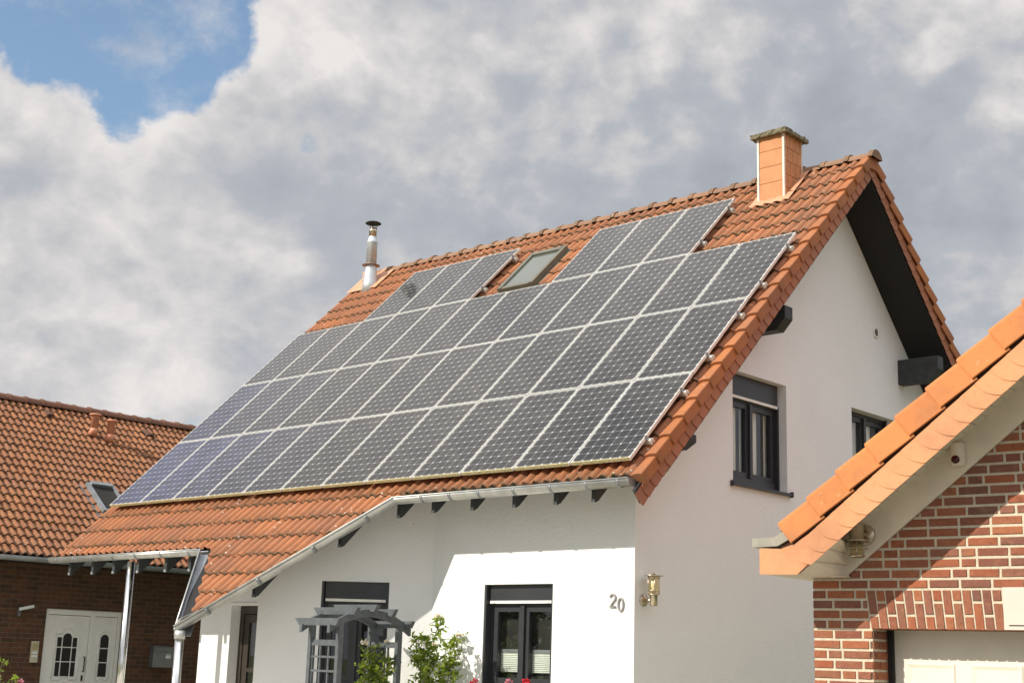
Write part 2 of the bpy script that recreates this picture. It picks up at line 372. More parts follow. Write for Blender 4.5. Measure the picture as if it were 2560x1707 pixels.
# the bay: an oblique wall from the inner corner out towards the low corner of the roof
BA = Vector((6.41, YF, 0)); BD = Vector((-.8100, -.5864, 0)).normalized(); BN = Vector((BD.y, -BD.x, 0))
if BN.y > 0: BN = -BN
BL = 2.185
def bay(u, v, o=0.): p = BA+BD*u+BN*o; return (p.x, p.y, v)
u0 = (Vector((5.283, -.146, 0))-BA).length
BW = (u0-.85, 1.25, u0, 2.523)
yb = lambda u: (BA+BD*u).y
planar_wall(wall, (lambda u, v: bay(u, v), [(0, 0), (BL, 0), (BL, zroof(yb(BL), -.30)), (0, zroof(YF, -.30))]), [BW], tuple(-BN), .18)
e = BA+BD*BL
planar_wall(wall, (lambda u, v: (e.x, u, v), [(e.y, 0), (YF, 0), (YF, zroof(YF, -.30)), (e.y, zroof(e.y, -.30))]), [], (1, 0, 0), .1)
wall.build('wall', 'stucco', house)
# dark rooms behind the openings
r = MB(); r.box((6.9, YF+.24, .3), (8.9, 2.4, 3.0)); r.box((7.3, 2.2, 3.4), (XG-.40, 7.0, 5.5)); r.box((2.0, YF+.26, .02), (4.0, 2., 2.4))
q = [bay(.3, .5, -.22), bay(1.9, .5, -.22), bay(1.9, .5, -.5), bay(.3, .5, -.5)]; r.prism(q, (0, 0, 2.0))
ro = r.build('interior', 'dark', house)
def window(T, w, h, parts, depth, box=.17, mull=True, blind=None, curtain=None, sill=None, hinge_gap=.0, strip=True, casing=False, bottomfr=.07):
    """T(u, v, o): u along, v up, o outwards from the wall face; the frame sits at o = -depth"""
    d = -depth; f = MB()
    fw = .055
    vt = h-box
    def fb(a, b, c, e_, o0, o1): f.box((a, c, o0), (b, e_, o1), None, T)
    fb(0, fw, 0, vt, d, d+.06); fb(w-fw, w, 0, vt, d, d+.06); fb(fw, w-fw, 0, bottomfr, d, d+.06); fb(fw, w-fw, vt-fw, vt, d, d+.06)
    sw = .065; m = w/2
    sashes = [(fw, m-.012), (m+.012, w-fw)] if mull else [(fw, w-fw)]
    if mull: fb(m-.028, m+.028, bottomfr+.002, vt-fw-.002, d+.046, d+.078)
    for a, b in sashes:
        c, e_ = bottomfr+.004, vt-fw-.004; a += .004; b -= .004
        fb(a, a+sw, c, e_, d-.02, d+.045); fb(b-sw, b, c, e_, d-.02, d+.045); fb(a+sw, b-sw, c, c+sw, d-.02, d+.045); fb(a+sw, b-sw, e_-sw, e_, d-.02, d+.045)
    if casing:      # guide rails along the reveal
        fb(-.002+.004, .028, .002, h-.004, d+.062, -.012); fb(w-.028, w-.004, .002, h-.004, d+.062, -.012)
    else:
        fb(.004, .035, .01, vt, d+.064, d+.10); fb(w-.035, w-.004, .01, vt, d+.064, d+.10)
    wo = f.build('window', parts.get('frame', 'anthracite'), house)
    p = MB()
    for a, b in sashes: p.box((a+sw, bottomfr+.05, d+.006), (b-sw, vt-fw-.05, d+.014), None, T)
    p.build('pane', 'glass', wo)
    if box:
        x = MB(); x.box((.036, vt+.003, d+.01), (w-.036, h-.003, d+.10), None, T); x.build('shutter_box', 'anthracite', wo)
        if strip:
            x = MB(); x.box((.045, vt-.032, d+.082), (w-.045, vt+.0, d+.108), None, T)
            for u in (.11, w-.11): x.box((u-.012, vt-.028, d+.109), (u+.012, vt+.0, d+.116), None, T)
            x.build('shutter_end_strip', 'white', wo)
    if sill:
        x = MB(); x.box((-.05, -.035, -depth+.06), (w+.05, -.004, sill), None, T); x.box((-.06, -.05, -.0+.004), (-.05, .02, sill+.006), None, T); x.box((w+.05, -.05, .004), (w+.06, .02, sill+.006), None, T)
        x.build('sill', 'anthracite', wo)
    if blind:
        for a, b in sashes:
            x = MB(); n = 22; v0, v1 = blind; pr = []
            for i in range(n+1): pr.append((v0+(v1-v0)*i/n, d-.045+(.014 if i % 2 else 0)))
            vs = [T(u, v, o) for u in (a+sw-.01, b-sw+.01) for v, o in pr]; x.add(vs, [(i, i+1, n+2+i, n+1+i) for i in range(n)])
            x.build('pleated_blind', 'blind', wo)
            x = MB(); x.box((a+sw-.01, v1, d-.05), (b-sw+.01, v1+.035, d-.024), None, T); x.build('blind_rail', 'zincd', wo)
    if curtain:
        for a, b in curtain:
            x = MB(); n = 14; vs = []
            for i in range(n+1):
                u = a+(b-a)*i/n; o = d-.05+.010*math.sin(i*1.9); vs += [T(u, .08, o), T(u, vt-.06, o)]
            x.add(vs, [(2*i, 2*i+2, 2*i+3, 2*i+1) for i in range(n)]); x.build('curtain', 'curtain', wo, True)
    return wo
window(lambda u, v, o: (WIN[0]+u, YF-o, WIN[1]+v), WIN[2]-WIN[0], WIN[3]-WIN[1], {}, .165, .185, True, (.20, .43), None, .04, casing=True)
window(lambda u, v, o: (XG+o, G1[0]+u, G1[1]+v), G1[2]-G1[0], G1[3]-G1[1], {}, .21, .27, True, None, [(.09, .44), (.54, .585), (.66, .92), (1.10, 1.15)], .05, bottomfr=.12)
window(lambda u, v, o: (XG+o, G2[0]+u, G2[1]+v), G2[2]-G2[0], G2[3]-G2[1], {}, .21, 0, True, None, [(.08, .56), (.70, .98)], .05)
wb = window(lambda u, v, o: bay(BW[2]-u, BW[1]+v, o), BW[2]-BW[0], BW[3]-BW[1], {}, .155, .21, True, None, None, .04, casing=True)
# entry door in the deep porch
dm = MB(); yd = YF+.16
dm.box((2.372, yd, .03), (2.46, yd+.07, 2.268)); dm.box((3.46, yd, .03), (3.548, yd+.07, 2.268)); dm.box((2.46, yd, 2.16), (3.46, yd+.07, 2.268))
dm.box((2.47, yd+.012, .04), (2.58, yd+.06, 2.15)); dm.box((3.34, yd+.012, .04), (3.45, yd+.06, 2.15)); dm.box((2.58, yd+.012, 2.04), (3.34, yd+.06, 2.15)); dm.box((2.58, yd+.012, .04), (3.34, yd+.06, .45)); dm.box((2.58, yd+.012, 1.36), (3.34, yd+.06, 1.42))
do = dm.build('entrance_door', 'doorbrown', house)
dm = MB(); dm.box((2.58, yd+.03, .45), (3.34, yd+.04, 1.36)); dm.box((2.58, yd+.03, 1.42), (3.34, yd+.04, 2.04)); dm.build('door_glass', 'glass', do)
dm = MB(); dm.tube([(3.40, yd-.0, 1.0), (3.40, yd-.05, 1.0), (3.40, yd-.05, 1.5), (3.40, yd, 1.5)], .012, 8); dm.build('handle', 'steelb', do, True)
dm = MB(); dm.box((2.36, YF-.012, 2.272), (3.56, YF+.21, 2.305)); dm.build('door_lintel', 'white', house)
# ---- roof covering of the front slope
X0, X1 = -.20, 10.03
WT = lambda x, s, n: W(x, s, n+T0)
WBT = lambda x, s, n: WB(x, s, n+T0)
tiles = MB(); rows = int(round((S_R+.14)/PITCH)); p_main = (S_R+.14)/rows
tile_sheet(WT, X0, X1, -.14, rows, p_main, 2*PX, PROF, mbs=tiles)
for t_ in range(int((X1-X0)/(2*PX))):    # a few verge-side fillers keep the rows irregular
    pass
LC = (4.622, -2.302); KN = (6.47, -.19); IC = (3.600, -1.0)
def clipped(poly, s_lo, n):          # lower pieces of the slope, cut along the oblique gutters
    mb = tile_sheet(WT, X0, 6.6, s_lo, n, PITCH, 2*PX, PROF)
    bm = bmesh.new(); lt = bm.verts.layers.float.new('tint'); le = bm.verts.layers.float.new('edge'); vs = [bm.verts.new(v) for v in mb.v]
    for v, t, e_ in zip(vs, mb.t, mb.e): v[lt] = t; v[le] = e_
    for f in mb.f: bm.faces.new([vs[i] for i in f])
    for (a, b) in poly:               # keep what lies left of a->b in (x, s)
        no = Vector(W(b[0]-a[0], b[1]-a[1], 0))-Vector(W(0, 0, 0)); nn = Vector((0, -ST, CT)); side = nn.cross(no)
        bmesh.ops.bisect_plane(bm, geom=bm.verts[:]+bm.edges[:]+bm.faces[:], plane_co=W(*a), plane_no=side, clear_inner=True)
    bm.verts.index_update(); o = len(tiles.v)
    tiles.v += [tuple(v.co) for v in bm.verts]; tiles.t += [v[lt] for v in bm.verts]; tiles.e += [v[le] for v in bm.verts]
    tiles.f += [tuple(v.index+o for v in f.verts) for f in bm.faces]; bm.free()
clipped([(LC, KN)], -.14-2*PITCH, 2)
clipped([((-1, -1.0), (10, -1.0)), (LC, KN)], -.14-3*PITCH, 1)
clipped([(LC, KN), (IC, LC), ((10, -1.0), (-1, -1.0))], -.14-3*PITCH, 1)
clipped([(LC, KN), (IC, LC)], -.14-7*PITCH, 4)
roof = tiles.build('roof', 'tile', house, fix=False)
bt = tile_sheet(WBT, X0, X1, -.14, rows, p_main, 2*PX, PROF); bt.build('roof', 'tile', house, fix=False)
# deck under the tiles (also the soffit seen from below)
dk = MB(); DN = -.200
poly = [(X0+.03, -1.06), (3.44, -1.06), (4.47, -2.42), (6.45, -.205), (X1+.02, -.205), (X1+.02, S_R), (X0+.03, S_R)]
nn = Vector((0, -ST, CT))*.028
bm = MB(); a = [W(x, s, DN) for x, s in poly]; dk.prism(a, tuple(nn))
a = [WB(x, s, DN) for x, s in ((X0+.03, -.14), (X1+.02, -.14), (X1+.02, S_R), (X0+.03, S_R))]; dk.prism(a, (0, ST*.03, CT*.03))
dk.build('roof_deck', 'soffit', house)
# soffit boards over the gable overhang
sf = MB()
for T, s0 in ((W, .26), (WB, .1)):
    sf.box((XG+.004, s0, -.40), (X1+.04, S_R-.06, -.385), None, T)
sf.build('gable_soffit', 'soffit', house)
# ---- ridge tiles
rg = MB(); n = 27; xr0, xr1 = .02, 10.16; pr = (xr1-xr0)/n
for i in range(n):
    xa = xr0+i*pr; j = rng.uniform(-.006, .006)
    vs = []; ed = []
    for (dx, ro_, e_) in ((-.0, .128, .3), (.05, .124, .0), (pr-.055, .116, .2), (pr-.05, .146, .9), (pr+.02, .143, .6)):
        for k in range(13):
            a = PI*(.04+.92*k/12); vs.append((xa+dx, YR-math.cos(a)*ro_*1.05, ZR-.062+j+math.sin(a)*ro_)); ed.append(e_ if k < 9 else 0)
    rg.add(vs, [(a_*13+b, a_*13+b+1, (a_+1)*13+b+1, (a_+1)*13+b) for a_ in range(4) for b in range(12)]+[tuple(range(12, -1, -1)), tuple(4*13+k for k in range(13))], None, ed)
rgo = rg.build('ridge_tiles', 'ridge', roof)
sh = MB(); sh.box((9.99, YR-.13, ZR-.20), (10.125, YR+.13, ZR-.04)); sh.build('ridge_end_disc', 'verge', roof)
# ---- verge tiles (side flaps) and the round-tailed cladding below them, on both rakes
for T in (W, WB):
    vt = MB(); cl = MB()
    for r_ in range(rows):
        sa = -.14+r_*p_main-.045; sb = sa+p_main+.03; j = rng.uniform(-.004, .004)
        # top roll of the verge tile + flap
        for k in range(2):
            pass
        ta = T0+.052; 
        prof = [(9.955, T0-.0), (9.985, T0+.036), (10.03, T0+.052), (10.075, T0+.052), (10.112, T0+.050), (10.118, T0+.042), (10.112, T0-.085), (10.095, T0-.085)]
        vs = []; ed = []
        for (s_, dn, dx, e_) in ((sa, .024, .022, 1), (sa+.02, .026, .023, .5), (sb-.03, -.010, .0, 0)):
            for x, n_ in prof: vs.append(T(x+(dx if x > 10.0 else 0)+j, s_, n_+dn)); ed.append(e_)
        m = len(prof)
        vt.add(vs, [(a_*m+b, a_*m+b+1, (a_+1)*m+b+1, (a_+1)*m+b) for a_ in range(2) for b in range(m-1)]+[tuple(range(m-1, -1, -1))], None, ed)
    pc = p_main/2
    for r_ in range(rows*2+1):
        sa = -.36+r_*pc; vs = []; ntop = -.205; nb = -.378
        # a plate whose lower end is rounded; each lies over the one below
        K = 9; ya = []
        for k in range(K):
            u = k/(K-1); sc_ = sa-.036*math.sin(PI*u**.8) if r_ else sa+.03*u
            ya.append((u, sc_))
        P0 = [T(10.096, s_+pc*.0, ntop+(nb-ntop)*u) for u, s_ in ya]
        P1 = [T(10.080, sa+pc*1.25, ntop+(nb-ntop)*u) for u, s_ in ya]
        P2 = [T(10.078, s_, ntop+(nb-ntop)*u) for u, s_ in ya]
        cl.add(P0+P1+P2, [(k, k+1, K+k+1, K+k) for k in range(K-1)]+[(2*K+k, 2*K+k+1, k+1, k) for k in range(K-1)], None, [.0]*(3*K))
    vt.build('verge_tiles', 'verge', roof)
    cl.build('verge_cladding', 'shingle', house)
    bb = MB(); bb.box((10.035, -.31, -.362), (10.074, S_R-.05, -.19), None, T); bb.build('barge_board', 'beam', house)
# left verge: simple tile edge
lv = MB()
for r_ in range(rows+2):
    sa = -.14+(r_-2)*p_main-.03; lv.box((X0-.05, sa, T0-.08), (X0+.03, sa+p_main+.01, T0+.018), None, W)
lv.build('verge_tiles', 'verge', roof)
# ---- purlins carried through the gable
for yc, zc, hh in ((3.10, 5.86, .30), (7.06, 5.91, .36), (1.12, 4.06, .16)):
    x1 = 10.12 if yc > 4 else (10.0 if yc > 2 else 9.93)
    w_ = .09
    p = []
    pm = MB(); pm.prism([(XG+.002, yc-w_, zc-hh/2), (x1-.13, yc-w_, zc-hh/2), (x1, yc-w_, zc-hh/2+.17*hh/.36), (x1, yc-w_, zc+hh/2), (XG+.002, yc-w_, zc+hh/2)], (0, 2*w_, 0)); pm.build('purlin', 'beam', house)
# ---- rafter tails: each one a part
def rafter(x, yf, yb_=1.2, w=.03):
    m = MB(); nt_, nb = -.218, -.375
    m.prism([(x-w, yf, zroof(yf, nt_)), (x-w, yb_, zroof(yb_, nt_)), (x-w, yb_, zroof(yb_, nb)), (x-w, yf+.05, zroof(yf+.05, nb)), (x-w, yf, zroof(yf, nb)+.03)], (2*w, 0, 0)); ra = m.build('rafter', 'beam', house)
    m = MB(); m.box((x-w-.002, yf-.004, zroof(yf, nb)+.028), (x+w-.012, yf+.03, zroof(yf, nb)+.062)); m.build('rafter_end_cap', 'zincd', ra)
for rx_ in (6.97, 7.61, 8.26, 8.87, 9.40): rafter(rx_, .07)
rafter(6.42, .03)
for x, yf in ((5.80, -.34), (5.02, -.98)): rafter(x, yf, .9)
for x in (.10, .72, 1.27, 1.88, 2.55, 3.1): rafter(x, -.60, .6)
# ---- gutters
def gutter_prof(r, lip=.012, n=12):
    out = [(math.cos(PI+PI*k/n)*r, math.sin(PI+PI*k/n)*r) for k in range(n+1)]
    inn = [((r-.004)*math.cos(2*PI-PI*k/n), (r-.004)*math.sin(2*PI-PI*k/n)) for k in range(n+1)]
    return out+[(r, .0), (r+.012, .006), (r+.012, .016), (r-.004, .016)]+inn
def gutter(pts, r=.066, brackets=(), flip=False):
    m = MB(); pr_ = gutter_prof(r)
    if flip: pr_ = [(-a, b) for a, b in pr_]
    m.sweep(pts, pr_, closed=True); o = m.build('gutter', 'zinc', house, True)
    for sgm, fr in brackets:
        a, b = Vector(pts[sgm]), Vector(pts[sgm+1]); t = (b-a).normalized(); c = a.lerp(b, fr); k = MB(); R_ = r+.005; n = 12
        ring = [(math.cos(PI+PI*i/n)*R_, math.sin(PI+PI*i/n)*R_) for i in range(n+1)]+[(math.cos(2*PI-PI*i/n)*(R_-.004), math.sin(2*PI-PI*i/n)*(R_-.004)) for i in range(n+1)]
        k.sweep([c-t*.018, c+t*.018], ring, closed=True); k.build('gutter_bracket', 'zincd', o, True)
    return o
GE = Vector((10.02, -.072, 3.494)); GK = Vector((6.472, -.072, 3.482)); GL = Vector((4.50, -1.69, 1.900))
go = gutter([GL, GK, GE], .074, [(0, .14), (0, .37), (0, .62), (0, .86), (1, .14), (1, .27), (1, .40), (1, .55), (1, .70), (1, .84), (1, .96)])
cp = MB(); cp.prism([GE+Vector((.002, math.cos(PI+PI*k/10)*.078, math.sin(PI+PI*k/10)*.078)) for k in range(11)]+[GE+Vector((.002, .078, .01)), GE+Vector((.002, -.084, .01))], (.006, 0, 0)); cp.build('gutter_end_cap', 'zincd', go)
LA = Vector((-.30, -.672, 2.885)); LB = Vector((3.50, -.672, 2.905))
gl = gutter([LA, LB], .066, [(0, .06), (0, .18), (0, .31), (0, .45), (0, .60), (0, .76), (0, .93)])
# box gutter along the cut edge between the porch eave and the low corner
bg = MB(); a0 = Vector((3.52, -.748, 2.914)); a1 = Vector((4.49, -1.70, 1.868)); dd = (a1-a0).normalized(); sd = dd.cross(Vector((0, 0, 1))).normalized()
if sd.x < 0: sd = -sd
hU = Vector((0, 0, 1))
for off0, off1, z0_, z1_ in ((-.0, .008, -.075, .0), (.008, .20, -.075, -.067)):
    q = [a0+sd*off0+hU*z0_, a0+sd*off1+hU*z0_, a0+sd*off1+hU*z1_, a0+sd*off0+hU*z1_]; bg.prism(q, tuple(a1-a0))
bgo = bg.build('box_gutter', 'zincd', house)
bg = MB(); bg.tube([a0+hU*.003, a1+hU*.003], .011, 8); bg.build('gutter_rim', 'zinc', bgo, True)
bg = MB(); e0 = a1+hU*.004; bg.prism([e0-dd*.16+sd*.004, e0+dd*.02, GL+Vector((.10, .0, .10)), GL+Vector((.24, .16, .20))], (0, 0, .008)); bg.build('corner_plate', 'zinc', bgo)
# posts
cx, cy = GL.x+.055, GL.y+.03
m = MB(); m.tube([(cx, cy, .03), (cx, cy, GL.z-.05)], .055, 20); po = m.build('downpipe_post', 'steel', house, True)
m = MB(); m.tube([(cx, cy, GL.z-.14), (cx, cy, GL.z-.04)], .064, 20); m.build('pipe_collar', 'zinc', po, True)
m = MB(); m.tube([(1.745, -.62, .03), (1.745, -.62, 2.80)], .054, 20); m.build('porch_post', 'steel', house, True)
# ---- chimney
cm = MB(); cx0, cx1, cy0, cy1, ct_ = 8.655, 9.065, 4.60, 5.07, 9.01
cm.box((cx0, cy0, 7.7), (cx1, cy1, ct_)); ch = cm.build('chimney', 'chimclad', roof)
# fibre boards: courses on the front, slate pattern on the side
cb = MB()
zz = [7.99, 8.06, 8.30, 8.54, 8.78, 9.0]
for a, b in zip(zz[:-1], zz[1:]): cb.box((cx0+.022, cy0-.012, a+.007), (cx1-.022, cy0-.003, b), random.random())
cbo = cb
for i in range(6):
    for j in range(-1, 5):
        ya = cy0+.02+j*.135+(.067 if i % 2 else 0); z1 = 9.04-i*.2
        ya0 = max(cy0+.02, ya); ya1 = min(cy1-.012, ya+.133)
        if ya1-ya0 > .02: cb.box((cx1+.003, ya0, z1-.235), (cx1+.012, ya1-.006, z1-.043), random.random())
CLD = cb
M['chimboard'] = plain('chimney_board', (.52, .225, .095), .7, 0, .08)
cb.build('chimney_boards', 'chimboard', roof if False else house)
tr = MB()
for x, y in ((cx0, cy0), (cx1, cy0), (cx1, cy1)):
    tr.box((x-.018, y-.017, 7.9), (x+.014, y+.014, ct_-.002))
tr.build('corner_trim', plain('pale_trim', (.70, .60, .53), .6), house)
cc = MB()
ins = []
capn = 14
def cap(zb, zt, ov):
    vs = []; 
    pts = []
    for side in range(4):
        for k in range(capn):
            t = k/capn; c4 = [(cx0-ov, cy0-ov), (cx1+ov, cy0-ov), (cx1+ov, cy1+ov), (cx0-ov, cy1+ov)]; a, b = c4[side], c4[(side+1) % 4]
            pts.append((a[0]+(b[0]-a[0])*t, a[1]+(b[1]-a[1])*t))
    n_ = len(pts)
    for z_ in (zb, (zb+zt)/2, zt):
        for x, y in pts: vs.append((x+rng.uniform(-.010, .010), y+rng.uniform(-.010, .010), z_+rng.uniform(-.009, .009)))
    cc.add(vs, [(l*n_+i, l*n_+(i+1) % n_, (l+1)*n_+(i+1) % n_, (l+1)*n_+i) for l in range(2) for i in range(n_)]+[tuple(range(n_-1, -1, -1)), tuple(2*n_+i for i in range(n_))])
cap(8.985, 9.05, .085); cc.box((cx0+.05, cy0+.05, 9.04), (cx1-.05, cy1-.05, 9.085))
cc.build('chimney_cap', 'concrete', house)
fl = MB()
def skirt(x0_, x1_, s0_, s1_, n0, seg=14):
    vs = []
    for i in range(seg+1):
        for j in range(6):
            u = i/seg; x = x0_+(x1_-x0_)*u; v = j/5; s_ = s0_+(s1_-s0_)*v; vs.append(W(x, s_, n0+.012*math.sin(x*40)*(1-v)+.004))
    fl.add(vs, [(i*6+j, (i+1)*6+j, (i+1)*6+j+1, i*6+j+1) for i in range(seg) for j in range(5)])
sc0 = (4.60-0)/CT
skirt(cx0-.10, cx1+.13, 6.16, 6.44, T0+.052); skirt(cx1+.01, cx1+.13, 6.40, 7.06, T0+.055, 4); skirt(cx0-.10, cx0-.01, 6.40, 7.06, T0+.055, 3)
fl.build('chimney_flashing', 'copper', house)
# ---- stove pipe near the left end of the ridge
fx, fy = .275, 4.76
sp = MB(); sp.lathe((fx, fy, 0), [(.155, 8.05), (.140, 8.25), (.100, 8.60), (.100, 8.605)]); sp.lathe((fx, fy, 0), [(.096, 8.60), (.096, 9.03), (.099, 9.035), (.099, 9.05), (.095, 9.055), (.068, 9.15), (.068, 9.20)])
M['galv'] = plain('galvanised_pipe', (.60, .63, .66), .45, .7, .1, 6); so = sp.build('stove_pipe', 'galv', house, True)
sp = MB(); sp.lathe((fx, fy, 0), [(.13, 8.588), (.165, 8.594), (.165, 8.602), (.095, 8.62)]); sp.build('storm_collar', plain('tarnished_collar', (.30, .23, .18), .5, .6, .2), so, True)
sp = MB(); sp.lathe((fx, fy, 0), [(.070, 9.15), (.070, 9.24), (.075, 9.245), (.075, 9.27), (.070, 9.275), (.070, 9.32), (.064, 9.325)]); sp.build('pipe_sleeve', 'steelb', so, True)
sp = MB(); sp.lathe((fx, fy, 0), [(.145, 9.40), (.148, 9.407), (.12, 9.425), (.06, 9.442), (.01, 9.448)])
for k in range(3): a = k*2*PI/3+.5; sp.bar((fx+.066*math.cos(a), fy+.066*math.sin(a), 9.28), (fx+.085*math.cos(a), fy+.085*math.sin(a), 9.405), .014, .006)
sp.build('rain_cap', 'black', so)
sp = MB()
vs = []
for i in range(11):
    for j in range(8):
        x = -.26+.80*i/10; s_ = 6.40+.73*j/7; vs.append(W(x, s_, T0+.058+.02*math.exp(-((x-.285)/.25)**2)*(j/7)+.006*math.sin(i*2.3)))
sp.add(vs, [(i*8+j, (i+1)*8+j, (i+1)*8+j+1, i*8+j+1) for i in range(10) for j in range(7)])
sp.box((-.27, YR-.16, ZR-.14), (.02, YR+.13, ZR+.045)); sp.build('pipe_flashing', 'copper', house)
# ---- roof window in the front slope
def roofwin(T, x0_, x1_, s0_, s1_, nb, nt_, mat='zinc', par=None, shutter=False):
    m = MB(); f = .075
    m.box((x0_, s0_, nb), (x0_+f, s1_, nt_), None, T); m.box((x1_-f, s0_, nb), (x1_, s1_, nt_), None, T); m.box((x0_+f, s0_, nb), (x1_-f, s0_+f, nt_-.012), None, T); m.box((x0_+f, s1_-.10, nb), (x1_-f, s1_, nt_+(.04 if shutter else .006)), None, T)
    o = m.build('roof_window', mat, par)
    m = MB(); m.box((x0_+f, s0_+f, nt_-.03), (x1_-f, s1_-.10, nt_-.022), None, T); m.build('pane', 'dark' if shutter else 'skyglass', o)
    m = MB(); m.box((x0_-.10, s0_-.12, nb-.0), (x1_+.10, s1_+.06, nb+.006), None, T); m.build('window_flashing', mat, o); return o
M['olive'] = plain('grey_window_cladding', (.155, .15, .115), .5, .3, .1)
roofwin(W, 4.53, 5.26, 5.03, 6.14, T0+.03, T0+.125, 'olive', house)
# ---- house number, vent
def digit(m, pts, r=.0115, wd=.012):
    m.tube(pts, r, 6)
num = MB(); yn = YF-.014
def dig(kind, xc, zc, h=.135, w=.075):
    P = []
    if kind == '0':
        for k in range(25): a = 2*PI*k/24; P.append((xc+w/2*math.cos(a)*.92, yn, zc+h/2*math.sin(a)))
    else:
        for k in range(13): a = PI*.95-PI*1.15*k/12; P.append((xc+w/2*math.cos(a), yn, zc+h/2-w/2+w/2*math.sin(a)))
        P += [(xc-w*.1, yn, zc-h*.22), (xc-w*.5, yn, zc-h/2), (xc+w*.55, yn, zc-h/2)]
    num.tube(P, .0112, 8)
dig('2', 9.215, 2.305); no_ = num.build('house_number', 'num', house, True)
num = MB(); dig('0', 9.325, 2.262); num.build('house_number', 'num', house, True)
vm = MB(); vm.lathe((XG, 6.32, 6.38), [(.085, .002), (.085, .018), (.062, .02), (.058, .008)], 24, (1, 0, 0)); vo = vm.build('wall_vent', 'white', house, True)
vm = MB(); vm.lathe((XG, 6.32, 6.38), [(.056, .004), (.056, .010)], 20, (1, 0, 0))
for k in range(5): vm.box((XG+.010, 6.27, 6.338+k*.02), (XG+.014, 6.37, 6.344+k*.02))
vm.build('vent_grille', 'mail', vo)
# ================================================================= SOLAR PANELS
CW = .828; CH = CW*1.93; PW, PH = .808, CH-.020
def make_panel(mossy_):
    root = thing('solar_panel', 'x', 'solar panel'); f = .011; tk = .036
    m = MB()
    m.box((0, 0, -tk), (f, PH, 0)); m.box((PW-f, 0, -tk), (PW, PH, 0)); m.box((f, PH-f, -tk), (PW-f, PH, 0))
    if not mossy_: m.box((f, 0, -tk), (PW-f, f, 0))
    m.build('frame', 'alu', root, local=True)
    if mossy_: m = MB(); m.box((f, 0, -tk-.004), (PW-f, f, 0)); m.build('mossy_edge', 'mossy', root, local=True)
    m = MB(); z = -.003; b = .010
    m.add([(f, f, z), (PW-f, f, z), (PW-f, PH-f, z), (f, PH-f, z)], [(0, 1, 2, 3)])
    o = m.build('cell_sheet', 'cells', root, local=True, fix=False)
    uv = o.data.uv_layers.new(name='UVMap'); mx = .012; my = .016
    u0_, u1_ = -mx/(PW-2*f-2*mx), 1+mx/(PW-2*f-2*mx); v0_, v1_ = -my/(PH-2*f-2*my), 1+my/(PH-2*f-2*my)
    for l, c in zip(uv.data, ((u0_, v0_), (u1_, v0_), (u1_, v1_), (u0_, v1_))): l.uv = c
    m = MB(); m.add([(f, f, -.03), (PW-f, f, -.03), (PW-f, PH-f, -.03), (f, PH-f, -.03)], [(3, 2, 1, 0)]); m.build('backsheet', 'white', root, local=True)
    return root
protoA = make_panel(True); protoB = make_panel(False); usedA = usedB = False
RN = ['bottom row', 'second row from the eave', 'third row from the eave', 'top row']
ordn = ['first', 'second', 'third', 'fourth', 'fifth', 'sixth', 'seventh', 'eighth', 'ninth', 'tenth', 'eleventh', 'twelfth']
panels = [(0, c) for c in range(12)]+[(1, c) for c in range(12)]+[(2, c) for c in range(12)]+[(3, c) for c in (2, 3, 4, 7, 8, 9)]
for r_, c in panels:
    if r_ == 0:
        o = protoA if not usedA else dup(protoA); usedA = True
    else:
        o = protoB if not usedB else dup(protoB); usedB = True
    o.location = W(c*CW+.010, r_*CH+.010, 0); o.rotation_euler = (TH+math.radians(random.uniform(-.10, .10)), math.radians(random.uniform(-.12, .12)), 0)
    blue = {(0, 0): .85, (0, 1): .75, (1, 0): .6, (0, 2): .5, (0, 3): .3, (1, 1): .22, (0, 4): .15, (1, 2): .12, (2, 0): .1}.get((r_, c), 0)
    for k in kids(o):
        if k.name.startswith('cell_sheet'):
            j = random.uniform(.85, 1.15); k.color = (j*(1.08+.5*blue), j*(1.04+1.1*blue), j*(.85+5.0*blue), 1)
    hue = 'bluish' if blue > .55 else 'dark grey'
    if r_ < 3:
        pos = f'{ordn[c]} from the left in the {RN[r_]}'
        if c == 11: pos = f'at the right end of the {RN[r_]}'
        if c == 0: pos = f'at the left end of the {RN[r_]}'
    else:
        pos = {2: 'left of the three above, nearest the stove pipe', 3: 'middle of the three nearest the stove pipe, top row', 4: 'top row, just left of the roof window', 7: 'top row, just right of the roof window', 8: 'top row, middle of the three nearest the chimney', 9: 'top row, nearest the brick coloured chimney'}[c]
        if c == 2: pos = 'top row, closest to the stove pipe'
    o['label'] = f'{hue} solar panel, {pos}'; o['category'] = 'solar panel'; o['group'] = 'solar panels on the front roof slope'
# mounting rails under the panels, their ends and clamps show at the right
def rail(s, x0_, x1_, label):
    o = thing('mounting_rail', label, 'mounting rail', W(x0_, s, -.045), (TH, 0, 0), 'mounting rails under the solar panels')
    ln = x1_-x0_; m = MB(); m.box((0, -.02, -.05), (ln+.055, .02, 0))
    for v in (-.027, .019): m.box((ln+.045, v, -.052), (ln+.072, v+.008, -.004))
    m.build('rail', 'alu', o, local=True)
    m = MB(); m.box((ln-.002, -.022, .002), (ln+.012, .022, .046)); m.box((ln+.012, -.022, .004), (ln+.03, .022, .012)); m.tube([(ln+.006, 0, .046), (ln+.006, 0, .060)], .007, 8)
    m.build('end_clamp', 'zincd', o, local=True)
    for k in range(int(ln/1.1)):
        m = MB(); x = .35+k*1.1; m.box((x, -.015, -.08), (x+.03, .015, -.05)); m.box((x, -.26, -.092), (x+.03, .015, -.082)); m.build('roof_hook', 'zincd', o, local=True)
for r_, nm in ((0, 'bottom'), (1, 'second'), (2, 'third')):
    for fr, ul in ((.24, 'lower'), (.80, 'upper')): rail((r_+fr)*CH, .05, 12*CW-.02, f'{ul} aluminium rail under the {nm} row of solar panels')
